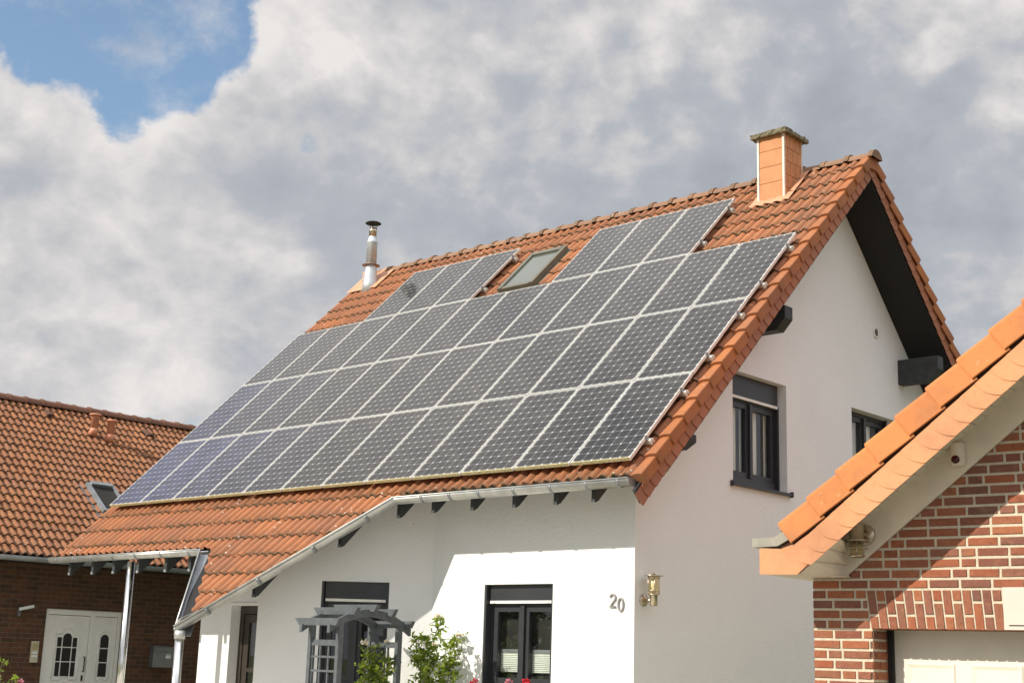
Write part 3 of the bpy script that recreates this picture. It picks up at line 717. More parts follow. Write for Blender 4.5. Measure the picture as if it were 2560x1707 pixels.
for xa, xb, nm in ((2, 5, 'stove pipe'), (7, 10, 'chimney')):
    for fr, ul in ((.24, 'lower'), (.84, 'upper')): rail((3+fr)*CH, xa*CW+.05, xb*CW-.02, f'{ul} short aluminium rail under the top panels near the {nm}')
# ================================================================= WALL LAMP on the gable
lx, ly, lz = XG, .83, 2.315
wl = thing('wall_lamp', 'stainless steel wall lamp with glass cylinder beside the house number corner', 'lamp', (lx, ly, lz))
m = MB(); m.lathe((lx+.001, ly, lz), [(.066, 0), (.066, .010), (.058, .022), (.02, .026)], 24, (1, 0, 0)); m.build('wall_plate', 'steelb', wl, True)
m = MB(); m.tube([(lx+.02, ly, lz), (lx+.14, ly, lz)], .016, 12); m.lathe((lx+.14, ly, lz), [(.036, -.06), (.042, -.05), (.042, .055), (.064, .058), (.064, .066)]); m.build('arm', 'steelb', wl, True)
m = MB(); m.lathe((lx+.14, ly, lz), [(.054, .068), (.054, .255)]); m.build('glass_cylinder', 'lampglass', wl, True)
m = MB(); m.lathe((lx+.14, ly, lz), [(.020, .07), (.020, .13), (.030, .15), (.030, .20), (.01, .22)], 12); m.build('bulb', 'white', wl, True)
m = MB(); m.lathe((lx+.14, ly, lz), [(.105, .258), (.107, .264), (.02, .276), (.015, .285)])
for k in range(4): a = PI/4+k*PI/2; m.tube([(lx+.14+.06*math.cos(a), ly+.06*math.sin(a), lz+.06), (lx+.14+.06*math.cos(a), ly+.06*math.sin(a), lz+.26)], .004, 6)
for z in (.10, .235): m.lathe((lx+.14, ly, lz), [(.060, z), (.066, z), (.066, z+.006), (.060, z+.006)])
m.build('lid', 'steelb', wl, True)
# ================================================================= NEIGHBOUR HOUSE (left)
NX, EX, EZ = -4.5, -3.9, 3.14; PH_N = math.radians(38); cn, sn = math.cos(PH_N), math.sin(PH_N)
nb = thing('brick_house', 'dark brick house with brown tiled roof behind the porch at left', 'house', (-9, 3.5, 0))
def WN(y, s, n=0.): return (EX-s*cn+n*sn, y, EZ+s*sn+n*cn)       # first argument runs along the ridge
SN = 5.62; NR = 21
m = tile_sheet(WN, -3.2, 9.2, 0, NR, SN/NR, .153, SPROF, .030, .005); nroof = m.build('roof', 'ntile', nb, fix=False)
def WN2(y, s, n=0.): p = WN(y, s, n); rx = EX-SN*cn; return (2*rx-p[0], p[1], p[2])
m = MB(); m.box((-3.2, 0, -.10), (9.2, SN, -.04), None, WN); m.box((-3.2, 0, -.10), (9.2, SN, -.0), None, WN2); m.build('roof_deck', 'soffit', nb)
m = MB(); rx, rz = WN(0, SN)[0], WN(0, SN)[2]
n = 33; pr = 12.5/n
for i in range(n):
    ya = -3.25+i*pr; vs = []; ed = []; j = rng.uniform(-.006, .006)
    for dy, ro_, e_ in ((0, .15, .6), (.06, .15, .2), (.065, .135, 0), (pr+.03, .128, .3)):
        for k in range(11): a = PI*k/10; vs.append((rx+math.cos(a)*ro_, ya+dy, rz-.0+j+math.sin(a)*ro_)); ed.append(e_)
    m.add(vs, [(a*11+b, a*11+b+1, (a+1)*11+b+1, (a+1)*11+b) for a in range(3) for b in range(10)]+[tuple(range(11))], None, ed)
M['nridge'] = tile_mat('dark_ridge_tile', (.20, .085, .05), (.15, .07, .045), .5, .3); m.build('ridge_tiles', 'nridge', nroof)
wl_ = MB()
DY0, DY1, DZ = 1.70, 3.27, 2.285
planar_wall(wl_, (lambda u, v: (NX, u, v), [(-3, 0), (9, 0), (9, 3.35), (-3, 3.35)]), [(DY0, .12, DY1, DZ)], (-1, 0, 0), .14)
wl_.add([(NX, -3, 0), (-12.2, -3, 0), (-12.2, -3, 3.3), (rx, -3, rz-.15), (NX, -3, 3.3)], [(0, 1, 2, 3, 4)]); wl_.add([(NX, 9, 0), (-12.2, 9, 0), (-12.2, 9, 3.3), (rx, 9, rz-.15), (NX, 9, 3.3)], [(0, 1, 2, 3, 4)]); wl_.add([(-12.2, -3, 0), (-12.2, 9, 0), (-12.2, 9, 3.3), (-12.2, -3, 3.3)], [(0, 1, 2, 3)])
wl_.build('wall', 'nbrick', nb)
m = MB(); 
for k in range(17):      # soldier course above the door, barely visible in the shade
    pass
m.sweep([(EX+.06, -3.2, EZ-.03), (EX+.06, 9.2, EZ-.03)], gutter_prof(.07), closed=True); m.build('gutter', 'zincd', nb, True)
m = MB(); m.box((NX+.01, -3.2, EZ-.09), (EX+.0, 9.2, EZ-.06)); m.build('eave_soffit', 'soffit', nb)
# door: white leaf with arched lights, and a narrower side leaf
dx = NX-.10
def door_leaf(m, y0, y1, z0, z1, lights):
    """flat leaf with true openings: built of bars round the lights' bounding box, raised mouldings on top"""
    m.box((dx, y0, z0), (dx+.045, y1, z1))
m = MB(); fr = .07
m.box((dx-.02, DY0+.004, .13), (dx+.07, DY0+fr, DZ-.004)); m.box((dx-.02, DY1-fr, .13), (dx+.07, DY1-.004, DZ-.004)); m.box((dx-.02, DY0+fr, DZ-fr-.03), (dx+.07, DY1-fr, DZ-.004))
YM = 2.62
m.box((dx-.02, YM, .13), (dx+.066, YM+.10, DZ-fr-.03))
door = m.build('front_door', 'white', nb)
m = MB(); m.box((dx, DY0+fr+.008, .15), (dx+.05, YM-.008, DZ-fr-.04)); lf = m.build('door_leaf', 'white', nb)
m = MB(); m.box((dx, YM+.108, .15), (dx+.05, DY1-fr-.008, DZ-fr-.04)); sfl = m.build('side_leaf', 'white', nb)
def arch(yc, w, z0, z1, n=10):
    r_ = w/2; return [(yc-r_, z0), (yc+r_, z0)]+[(yc+r_*math.cos(PI*k/n), z1-r_+r_*math.sin(PI*k/n)) for k in range(n+1)]
gm = MB(); mo = MB()
def pane_(poly): gm.prism([(dx+.052, y, z) for y, z in poly], (.004, 0, 0))
yc = (DY0+fr+YM)/2
zt = 1.86
cols = [(yc-.155, .085), (yc, .175), (yc+.155, .085)]
for ci, (c_, w_) in enumerate(cols):
    top = zt if ci == 1 else zt-.075
    rows_ = [(1.10, 1.345), (1.365, 1.60)]
    for a, b in rows_: pane_([(c_-w_/2, a), (c_+w_/2, a), (c_+w_/2, b), (c_-w_/2, b)])
    if ci == 1: pane_(arch(c_, w_, 1.62, top))
    else: pane_([(c_-w_/2, 1.62), (c_+w_/2, 1.62), (c_+w_/2, top), (c_-w_/2, top)])
M['doorglass'] = plain('black_door_glass', (.01, .009, .008), .08, 0, .1); gm.build('door_light', 'doorglass', lf); gm = MB()
ys = (YM+.10+DY1-fr)/2
for a, b in ((1.10, 1.345), (1.365, 1.60)): pane_([(ys-.085, a), (ys+.085, a), (ys+.085, b), (ys-.085, b)])
pane_(arch(ys, .17, 1.62, zt))
gm.build('door_light', 'doorglass', sfl)
# raised moulding round the lights
def mould(pts): mo.tube([(dx+.055, y, z) for y, z in pts], .012, 6)
mould([(yc-.25, 1.04), (yc-.25, zt-.02), (yc-.13, zt-.02)]+[(yc-.13*math.cos(PI*k/10), zt-.02+.11*math.sin(PI*k/10)) for k in range(11)]+[(yc+.25, zt-.02), (yc+.25, 1.04), (yc+.10, 1.04)]+[(yc+.10*math.cos(PI*k/8), 1.04+.05*math.sin(PI*k/8)) for k in range(9)]+[(yc-.25, 1.04)])
mould([(ys-.13, 1.04), (ys-.13, zt-.06)]+[(ys-.13*math.cos(PI*k/10), zt-.06+.12*math.sin(PI*k/10)) for k in range(11)]+[(ys+.13, 1.04), (ys+.06, 1.04)]+[(ys+.06*math.cos(PI*k/8), 1.04+.04*math.sin(PI*k/8)) for k in range(9)]+[(ys-.13, 1.04)])
for c_ in (yc, ys):
    mo.tube([(dx+.055, c_+.05*math.cos(2*PI*k/16), .95+.05*math.sin(2*PI*k/16)) for k in range(17)], .009, 6, False)
    mould([(c_-.16, .84), (c_-.05, .84), (c_, .80), (c_+.05, .84), (c_+.16, .84)])
mo.build('door_moulding', 'white', door, True)
m = MB(); m.tube([(dx+.05, YM-.06, 1.19), (dx+.09, YM-.06, 1.19), (dx+.09, YM-.06, 1.45), (dx+.05, YM-.06, 1.45)], .011, 8); m.box((dx+.05, YM-.08, 1.02), (dx+.062, YM-.045, 1.12)); m.build('door_handle', 'black', door)
m = MB(); m.box((dx+.0, DY0-.5, 0), (NX+1.1, DY1+.5, .12)); m.build('door_step', 'paving', nb)
# vent pipes, hoods and roof window on that roof
def ventpipe(y, s):
    m = MB(); b = Vector(WN(y, s, .04)); m.tube([b, b+Vector((.05, 0, .10)), b+Vector((.06, 0, .16))], [.10, .085, .075], 14); m.lathe(b+Vector((.06, 0, .14)), [(.078, 0), (.078, .26), (.10, .27), (.125, .275), (.125, .30), (.10, .31), (.02, .315)], 18); return m.build('vent_pipe', 'pipeclay', nroof, True)
ventpipe(4.02, 4.62); ventpipe(4.34, 4.46)
for y, s in ((3.23, 5.20), (5.60, 5.02), (6.81, 5.0)):
    m = MB(); m.prism([WN(y-.09, s-.08, .03), WN(y+.09, s-.08, .03), WN(y+.09, s-.08, .08), WN(y+.05, s-.08, .11), WN(y-.05, s-.08, .11), WN(y-.09, s-.08, .08)], Vector(WN(y, s+.2, .0))-Vector(WN(y, s-.1, .06))); m.build('vent_hood', plain('dark_clay', (.10, .045, .025), .8), nroof)
roofwin(WN, 2.98, 3.60, 1.55, 2.50, .02, .14, 'zincd', nroof, True)
# fittings on the brick facade
bp = thing('door_bell_panel', 'cream doorbell panel on brick wall left of white front door', 'doorbell', (NX, 1.53, 1.37))
m = MB(); m.box((NX+.001, 1.46, 1.33), (NX+.03, 1.60, 1.70)); m.build('plate', 'bell', bp)
m = MB(); m.box((NX+.031, 1.48, 1.42), (NX+.042, 1.58, 1.46)); m.box((NX+.031, 1.48, 1.48), (NX+.042, 1.58, 1.52)); m.build('push_button', 'paper', bp)
m = MB(); m.box((NX+.031, 1.48, 1.55), (NX+.036, 1.58, 1.67)); m.build('speaker_grille', plain('bell_ochre', (.42, .35, .18), .6), bp)
mb_ = thing('mailbox', 'grey metal mailbox with white label on dark brick wall', 'mailbox', (NX, 4.13, 1.33))
m = MB(); m.box((NX+.001, 3.92, 1.29), (NX+.13, 4.36, 1.66)); m.prism([(NX+.001, 3.90, 1.662), (NX+.15, 3.90, 1.662), (NX+.15, 3.90, 1.675), (NX+.001, 3.90, 1.70)], (0, .48, 0)); m.build('box', 'mail', mb_)
m = MB(); m.box((NX+.131, 3.95, 1.565), (NX+.138, 4.33, 1.575)); m.box((NX+.131, 3.93, 1.60), (NX+.14, 4.35, 1.655)); m.build('flap', 'mail', mb_)
m = MB(); m.box((NX+.131, 4.20, 1.46), (NX+.134, 4.31, 1.51)); m.box((NX+.131, 4.20, 1.52), (NX+.134, 4.31, 1.535)); m.build('name_label', 'paper', mb_)
fl_ = thing('floodlight', 'small grey floodlight on dark brick wall upper left of white door', 'lamp', (NX, 1.17, 2.2))
m = MB(); m.box((NX+.001, 1.13, 2.12), (NX+.03, 1.19, 2.24)); m.bar((NX+.02, 1.16, 2.17), (NX+.10, 1.18, 2.26), .02, .02); m.build('bracket', 'mail', fl_)
m = MB(); m.bar((NX+.07, 1.13, 2.24), (NX+.20, 1.34, 2.30), .14, .05); m.build('lamp_head', 'zinc', fl_)
# ================================================================= GARAGE (right)
gar = thing('brick_garage', 'red brick garage with orange verge tiles and cream sectional door at right', 'garage', (12.418, -.618, 0), (0, 0, math.radians(4)))
GW, GP = 6.2, math.radians(38); gc, gs = math.cos(GP), math.sin(GP)
ZC = 2.62; OV = .58
# local frame: x = u along the wall, y inwards, z up;  roof frame (y, s, n): s from the eave up the slope
def WG(y, s, n=0.): return (-.30+s*gc-n*gs, y, 2.52+s*gs+n*gc)
def wallz(u): return 2.52+(u+.30)*gs/gc+(-.20)/gc      # underside of the roof at u
OU0, OU1, OZ = .535, 5.6, 1.995
C_ = .0833; JT = .0215
def brick(mb, u0, u1, z0, z1, y=-.008, dep=.06, T=lambda u, y, z: (u, y, z), t=None):
    b = .004; j = lambda: rng.uniform(-.0036, .0036)
    a = [(u0, y+.006, z0), (u1, y+.006, z0), (u1, y+.006, z1), (u0, y+.006, z1)]
    f_ = [(u0+b+j(), y+j(), z0+b+j()), (u1-b+j(), y+j(), z0+b+j()), (u1-b+j(), y+j(), z1-b+j()), (u0+b+j(), y+j(), z1-b+j())]
    k = [(p[0], y+dep, p[2]) for p in a]
    vs = [T(*p) for p in k+a+f_]
    mb.add(vs, [(i, (i+1) % 4, 4+(i+1) % 4, 4+i) for i in range(4)]+[(4+i, 4+(i+1) % 4, 8+(i+1) % 4, 8+i) for i in range(4)]+[(8, 9, 10, 11)], t)
bm_ = MB(); zL = 1.995; ncour = int(4.9/C_); z_base = zL-24*C_+JT/2
mort = MB()
for i in range(60):
    z0 = zL-24*C_+i*C_; z1 = z0+C_-JT; u = 0.
    if i % 3 == 1: u = -.0
    first = [.115, .175, .24][(i*2) % 3]
    lintel = 24 <= i < 28
    seq = 0
    while u < GW:
        wd = first if seq == 0 else (.24 if rng.random() < .72 else .115)
        if u+wd > GW-.05: wd = GW-u
        a, b = u, min(u+wd, GW)
        segs = []
        if i < 24:      # door opening
            if a < OU0: segs.append((a, min(b, OU0)))
            if b > OU1: segs.append((max(a, OU1), b))
        elif lintel:
            lim = .50+.0*(i-24)
            lim = .512-(i-24)*.0098
            if a < lim: segs.append((a, min(b, lim)))
            if b > 5.63: segs.append((max(a, 5.63), b))
        else: segs.append((a, b))
        for p, q in segs:
            if q-p > .03 and z1 < min(wallz((p+q)/2), wallz(GW-(p+q)/2))+.05: brick(bm_, p, q, z0, z1)
        u = b+JT; seq += 1
# left and right corners, jambs
for i in range(24):
    z0 = zL-24*C_+i*C_; y = .0
    for yy, ln in (((.0, .06), (.076, .24)) if i % 2 else ((.0, .115), (.127, .055), (.194, .12))):
        brick(bm_, yy, min(yy+ln, .325), z0, z0+C_-JT, -.008, .03, lambda u, y, z: (OU0-y, u, z))
def TL(u, y, z): return (y-.0, 3.0-u, z)
bm_.build('brickwork', 'brick', gar, local=True)
# lintel: upright bricks that lean a little, their ends drop below the mortar
lm_ = MB(); nL = 62; u = OU0-.005; k = 0
zt_ = zL+4*C_-JT; lp = .0805
while u < 5.60:
    lean = -.036*(1-(u-OU0)/2.53); t1 = lambda uu, y, z: (uu+lean*((z-zL)/.32)*1.0, y, z)
    h1 = .205 if k % 2 else .098
    # two bricks one above the other, the joint alternating
    brick(lm_, u, u+.0685, zL-.004, zL+h1, -.009, .29, t1); brick(lm_, u, u+.0685, zL+h1+JT, zt_, -.008, .05, t1)
    u += lp; k += 1
lo = lm_.build('lintel', 'brick', gar, local=True)
# mortar body behind the bricks
mo_ = MB()
planar_wall(mo_, (lambda u, v: (u, .0, v), [(.004, .0), (GW-.004, 0), (GW-.004, wallz(0)), (GW/2, wallz(GW/2)), (.004, wallz(0))]), [(OU0-.0, .0, OU1, zL+.004)], (0, 1, 0), .33)
mo_.add([(.004, 0, 0), (.004, 6, 0), (.004, 6, wallz(0)), (.004, 0, wallz(0))], [(0, 1, 2, 3)]); mo_.add([(GW-.004, 0, 0), (GW-.004, 6, 0), (GW-.004, 6, wallz(0)), (GW-.004, 0, wallz(0))], [(0, 1, 2, 3)])
mo_.add([(0, 6, 0), (GW, 6, 0), (GW, 6, wallz(0)), (GW/2, 6, wallz(GW/2)), (0, 6, wallz(0))], [(0, 1, 2, 3, 4)])
mo_.build('wall', 'mortar', gar, local=True)
# roof deck, tiles, both slopes
SG = (GW/2+.30)/gc
def WG2(y, s, n=0.): p = WG(y, s, n); return (GW-p[0], p[1], p[2])
gt = MB(); rowsg = int(SG/.335)
for T in (WG, WG2): tile_sheet(T, -OV+.02, 6.3, .38, rowsg-1, (SG-.38)/(rowsg-1), .30, PROF, mbs=gt)
gro = gt.build('roof', 'gtile', gar, fix=False, local=True)
dk = MB()
for T in (WG, WG2): dk.box((-OV+.05, .30, -.10), (6.3, SG, -.03), None, T)
dk.build('roof_deck', 'cream', gar, local=True)
# verge caps, one after another up the rake, with a dark gap and round-tailed cladding below
vc = MB(); PC = .335; nv = rowsg
for T, mir in ((WG, 0), (WG2, 1)):
    for i in range(nv):
        sa = .41+i*PC; sb = sa+PC+.03
        if sb > SG: sb = SG
        if sa > SG-.1: continue; j = rng.uniform(-.003, .003)
        prof = [(-OV+.16, .03), (-OV+.06, .062), (-OV-.010, .056), (-OV-.022, .047), (-OV-.026, .028), (-OV-.026, -.152), (-OV-.012, -.158), (-OV-.010, -.13)]
        vs = []
        for s_, dn, dy in ((sa, .014, -.014), (sa+.012, .020, -.018), (sb-.05, .0, -.004), (sb, -.004, .004)):
            for y, n_ in prof: vs.append(T(y+(dy if y < -OV+.05 else 0)+j, s_, n_+dn))
        m_ = len(prof); vc.add(vs, [(a*m_+b, a*m_+b+1, (a+1)*m_+b+1, (a+1)*m_+b) for a in range(3) for b in range(m_-1)]+[tuple(range(m_))], None, .0)
vc.build('verge_tiles', 'gtile', gro, local=True)
rt_ = MB(); zr_ = WG(0, SG)[2]
for i in range(18):
    ya = -OV-.03+i*.385; vs = []
    for dy, ro_ in ((0, .14), (.05, .14), (.055, .125), (.41, .12)):
        for k in range(11): a = PI*k/10; vs.append((GW/2+math.cos(a)*ro_, ya+dy, zr_-.035+math.sin(a)*ro_))
    rt_.add(vs, [(a*11+b, a*11+b+1, (a+1)*11+b+1, (a+1)*11+b) for a in range(3) for b in range(10)]+[tuple(range(11))], None, 0.)
rt_.build('ridge_tiles', 'gtile', gro, local=True)
gp_ = MB()
for T in (WG, WG2): gp_.box((-OV+.006, .32, -.20), (-OV+.02, SG, -.02), None, T)
gp_.build('verge_batten', plain('dark_batten', (.05, .018, .008), .9), gar, local=True)
cl = MB()
for T in (WG, WG2):
    pc = .159; ns_ = int((SG-.434)/pc)
    for r_ in range(ns_+1):
        sa = .593-.159+r_*pc; K = 14; ya = []
        ntop, nbt = -.170, -.381
        for k in range(K): u = k/(K-1); ya.append((u, sa-.09*math.cos(PI*.5*u**1.6)))
        P0 = [T(-OV-.016, s_, ntop+(nbt-ntop)*u) for u, s_ in ya]; P1 = [T(-OV-.006, min(SG-.01, sa+pc*1.3), ntop+(nbt-ntop)*u) for u, s_ in ya]; P2 = [T(-OV+.002, s_, ntop+(nbt-ntop)*u) for u, s_ in ya]
        cl.add(P0+P1+P2, [(k, k+1, K+k+1, K+k) for k in range(K-1)]+[(2*K+k, 2*K+k+1, k+1, k) for k in range(K-1)], None, 0.)
# flat plate closing the eave end
A = [(-.20, 2.413), (.144, 2.408), (.30, 2.533), (.30, 2.765), (.125, 2.660), (-.005, 2.622), (-.20, 2.632)]
cl.prism([(x, -OV-.0115, z) for x, z in A], (0, .012, 0), .4)
cl.build('verge_cladding', 'gshingle', gar, local=True)
# lead box at the eave end
lb = MB(); 
lb.prism([(-.265, -OV-.02, 2.64), (-.265, -OV-.02, 2.715), (-.055, -OV-.02, 2.72), (-.03, -OV-.02, 2.645)], (0, .20, 0)); lb.prism([(-.03, -OV-.018, 2.645), (-.055, -OV-.018, 2.72), (.075, -OV-.018, 2.80), (.12, -OV-.018, 2.72)], (0, .20, 0))
gg = lb.build('gutter_end', plain('weathered_lead', (.30, .28, .235), .5, .4, .15), gar, local=True)
lb = MB(); lb.sweep([(-.16, -OV+.18, 2.70), (-.16, 6.3, 2.70)], gutter_prof(.07), closed=True); lb.build('gutter', 'zinc', gar, True, local=True)
# white soffit: grooved boards across the overhang, a flat eave box and the board along the wall
so_ = MB()
for T in (WG, WG2):
    nb_ = int(SG/.105)
    for k in range(nb_): so_.box((-OV+.012, .43+k*.105, -.228), (-.0, .43+k*.105+.101, -.214), None, T) if .43+k*.105 < SG-.1 else None
so_.box((-.20, -OV+.012, 2.417), (.0, 6.2, 2.427)); so_.prism([(.0, -OV+.06, 2.417), (.12, -OV+.05, 2.417), (.350, -.10, 2.417), (.350, -.004, 2.417), (.0, -.004, 2.417)], (0, 0, .010))
for k_, (za, zb) in enumerate(((2.418, 2.515), (2.518, 2.615), (2.618, 2.70))): so_.prism([(.15+(za-2.41)*1.27, -OV+.02, za), (.345, -.02, za), (.345, -.02, zb), (.15+(zb-2.41)*1.27, -OV+.02, zb)], (-.012, .004, 0))
so_.build('soffit', 'cream', gar, local=True)
bo = MB()
for mir in (0, 1):
    q = [(.323, 2.445), (.349, 2.445), (GW/2, 2.445+(GW/2-.349)*gs/gc), (GW/2, 2.74+(GW/2-.323)*gs/gc), (.323, 2.74)]
    bo.prism([((GW-x if mir else x), -.040, z) for x, z in q], (0, .025, 0))
bo.build('barge_board', 'cream', gar, local=True)
fx_ = MB(); fx_.box((-.20, -OV+.02, 2.42), (-.188, 6.2, 2.62)); fx_.build('fascia', 'cream', gar, local=True)
# sectional door in the opening
gd = MB(); yD = .30
gd.box((OU0+.05, yD+.02, 0), (OU1-.05, yD+.06, zL+.06)); god = gd.build('garage_door', 'pan', gar, local=True)
for i in range(2):
    zz0 = 1.55-.43*i-.02
    for k in range(8):
        ua = .70+k*.555
        z0_, z1_ = zz0, zz0+.185; w_ = .40
        for f_, (a, b) in enumerate(((0, 1), (1, 2), (2, 3), (3, 0))):
            pass
        o1 = [(ua, z0_), (ua+w_, z0_), (ua+w_, z1_), (ua, z1_)]; o2 = [(ua+.03, z0_+.03), (ua+w_-.03, z0_+.03), (ua+w_-.03, z1_-.03), (ua+.03, z1_-.03)]; o0 = [(ua-.012, z0_-.012), (ua+w_+.012, z0_-.012), (ua+w_+.012, z1_+.012), (ua-.012, z1_+.012)]
        cs = MB(); vs = [(x, yD+.019, z) for x, z in o0]+[(x, yD+.008, z) for x, z in o1]+[(x, yD+.017, z) for x, z in o2]
        cs.add(vs, [(q, (q+1) % 4, 4+(q+1) % 4, 4+q) for q in range(4)]+[(4+q, 4+(q+1) % 4, 8+(q+1) % 4, 8+q) for q in range(4)]+[(8, 9, 10, 11)]); cs.build('door_panel', 'pan', god, local=True)
sl = MB(); sl.box((OU0+.012, yD-.02, 0), (OU0+.055, yD+.05, zL+.05)); sl.build('door_seal', 'black', god, local=True)
sp_ = MB(); sp_.box((OU0, .33, 0), (OU1, .36, 2.1)); sp_.build('opening_back', 'dark', gar, local=True)
# things fixed to the garage front
RG = Matrix.Translation((12.418, -.618, 0)) @ Matrix.Rotation(math.radians(4), 4, 'Z')
def gthing(name, label, cat, p): return thing(name, label, cat, tuple(RG @ Vector(p)), (0, 0, math.radians(4)))
ub = gthing('utility_box', 'flat cream box on the brick lintel above the garage door, at right edge', 'box', (1.87, -.012, 2.16))
m = MB(); w_, h_ = .21, .165; m.box((-w_, -.055, -h_), (w_+.10, -.002, h_)); m.build('cover', plain('cream_plastic', (.60, .545, .47), .45, 0, .03), ub, local=True)
m = MB(); m.box((-w_+.04, -.058, -h_+.030), (w_+.06, -.0555, -h_+.038)); m.build('slot', 'black', ub, local=True)
gl_ = gthing('outdoor_lamp', 'stainless lantern hanging under the white soffit of the brick garage', 'lamp', (.50, -.04, 2.74))
m = MB(); m.lathe((.02, -.002, .03), [(.085, 0), (.085, .012), (.07, .03), (.02, .034)], 24, (0, -1, 0)); m.build('wall_plate', 'steelb', gl_, True, local=True)
m = MB(); m.tube([(.02, -.03, .03), (.02, -.13, .03)], .02, 12); m.lathe((.0, -.15, 0), [(.052, .11), (.060, .10), (.062, -.01), (.088, -.02), (.10, -.035), (.06, -.032), (.056, -.05)]); m.build('lamp_body', 'steelb', gl_, True, local=True)
m = MB(); m.lathe((0, -.15, 0), [(.048, -.145), (.048, -.05)], 20); m.build('glass_cylinder', 'lampglass', gl_, True, local=True)
m = MB(); m.lathe((0, -.15, 0), [(.050, -.085), (.088, -.092), (.090, -.098), (.050, -.094)]); m.lathe((0, -.15, 0), [(.052, -.15), (.064, -.15), (.064, -.165), (.050, -.168), (.046, -.16)])
for k in range(4): a = k*PI/2+.4; m.tube([(.056*math.cos(a), -.15+.056*math.sin(a), -.155), (.056*math.cos(a), -.15+.056*math.sin(a), -.03)], .004, 6)
m.build('lamp_cage', 'steelb', gl_, True, local=True)
al = gthing('alarm_siren', 'white rounded alarm box with dark red round lens under the garage verge', 'alarm', (1.345, -.045, 3.40))
m = MB(); prof = []
for k in range(13):
    a = PI*k/12; prof.append((.060*math.cos(a), -.072*math.sin(a)))
vs = []; hh = ((-.095, .80), (-.083, .95), (-.066, 1), (.083, 1), (.093, .97), (.097, .9))
for z, k in hh: vs += [(x*k, y*k-.002, z) for x, y in prof]
n = 13; m.add(vs, [(a*n+b, a*n+b+1, (a+1)*n+b+1, (a+1)*n+b) for a in range(5) for b in range(n-1)]+[tuple(range(n)), tuple(5*n+k for k in range(n))])
m.build('housing', 'cream', al, True, local=True)
m = MB(); m.lathe((-.0, -.068, -.045), [(.034, 0), (.034, .012), (.028, .016), (.0005, .017)], 22, (.25, -1, -.1)); m.build('lens', 'redlens', al, True, local=True)
# ================================================================= ROSE ARBOR
ar = thing('rose_arbor', 'grey wooden rose arbor with curved top and lattice sides before the white wall', 'arbor', (6.4, -.51, 0))
XF, XRr, YLa, YRa = 6.62, 6.14, -.965, -.06
def post(x, y): m = MB(); m.box((x-.025, y-.035, 0), (x+.025, y+.035, 1.98)); m.build('post', 'arbor', ar)
for x in (XF, XRr):
    for y in (YLa, YRa): post(x, y)
def archbeam(x):
    m = MB(); yc_ = (YLa+YRa)/2; hw = .625; n = 20; vs = []
    for k in range(n+1):
        t = (-1+2*k/n)*hw; y = yc_+t; zc_ = 2.07-.50*t*t; th_ = .085
        for dx_ in (-.022, .022): vs += [(x+dx_, y, zc_), (x+dx_, y, zc_+th_)]
    m.add(vs, [(4*k+a, 4*k+b, 4*k+4+b, 4*k+4+a) for k in range(n) for a, b in ((0, 1), (1, 3), (3, 2), (2, 0))]+[(0, 2, 3, 1), (4*n, 4*n+1, 4*n+3, 4*n+2)]); m.build('arch_beam', 'arbor', ar)
archbeam(XF); archbeam(XRr)
for y, z in ((YLa-.125, 1.955), (YLa+.135, 2.085), (-.53, 2.13), (YRa-.19, 2.09), (YRa+.09, 1.965)):
    m = MB(); m.prism([(XRr-.14, y-.028, z+.08), (XRr-.06, y-.028, z-.0), (XF+.10, y-.028, z-.0), (XF+.15, y-.028, z+.08)], (0, .056, 0)); m.build('top_slat', 'arbor', ar)
for y in (YLa, YRa):
    m = MB(); m.box((XRr+.026, y-.022, 1.735), (XF-.026, y+.022, 1.80))
    for k in range(1, 3): x = XRr+.026+(XF-XRr-.052)*k/3; m.box((x-.010, y-.012, .15), (x+.010, y+.008, 1.735))
    for x in (XRr+.035, XF-.035): m.box((x-.008, y-.012, .15), (x+.008, y+.008, 1.735))
    for k in range(10): z = 1.60-k*.155; m.box((XRr+.027, y-.020, z), (XF-.027, y-.0125, z+.024))
    m.build('lattice_panel', 'arbor', ar)
# ================================================================= PLANTS
def leaf(mb, p, d, up, ln, wd, tint):
    d = d.normalized(); sd_ = d.cross(up); sd_ = sd_.normalized() if sd_.length > 1e-4 else d.orthogonal().normalized(); nn_ = sd_.cross(d)
    q = [p, p+d*ln*.35+sd_*wd*.5+nn_*wd*.12, p+d*ln*.75+sd_*wd*.38+nn_*wd*.06, p+d*ln, p+d*ln*.75-sd_*wd*.38+nn_*wd*.06, p+d*ln*.35-sd_*wd*.5+nn_*wd*.12]
    mb.add(q, [(0, 1, 2, 3), (0, 3, 4, 5)], tint)
def rv(a=1.): v = Vector(rng.normal(size=3)); return v.normalized()*a
def blossom(mb, c, r, n=26, up=Vector((0, 0, 1))):
    for k in range(n):
        d = rv(); d.z = abs(d.z)*.8+.1; d.normalize(); u = .35+.65*k/n
        leaf(mb, c+d*r*.15, d, rv(), r*u*1.2, r*.85, random.random())
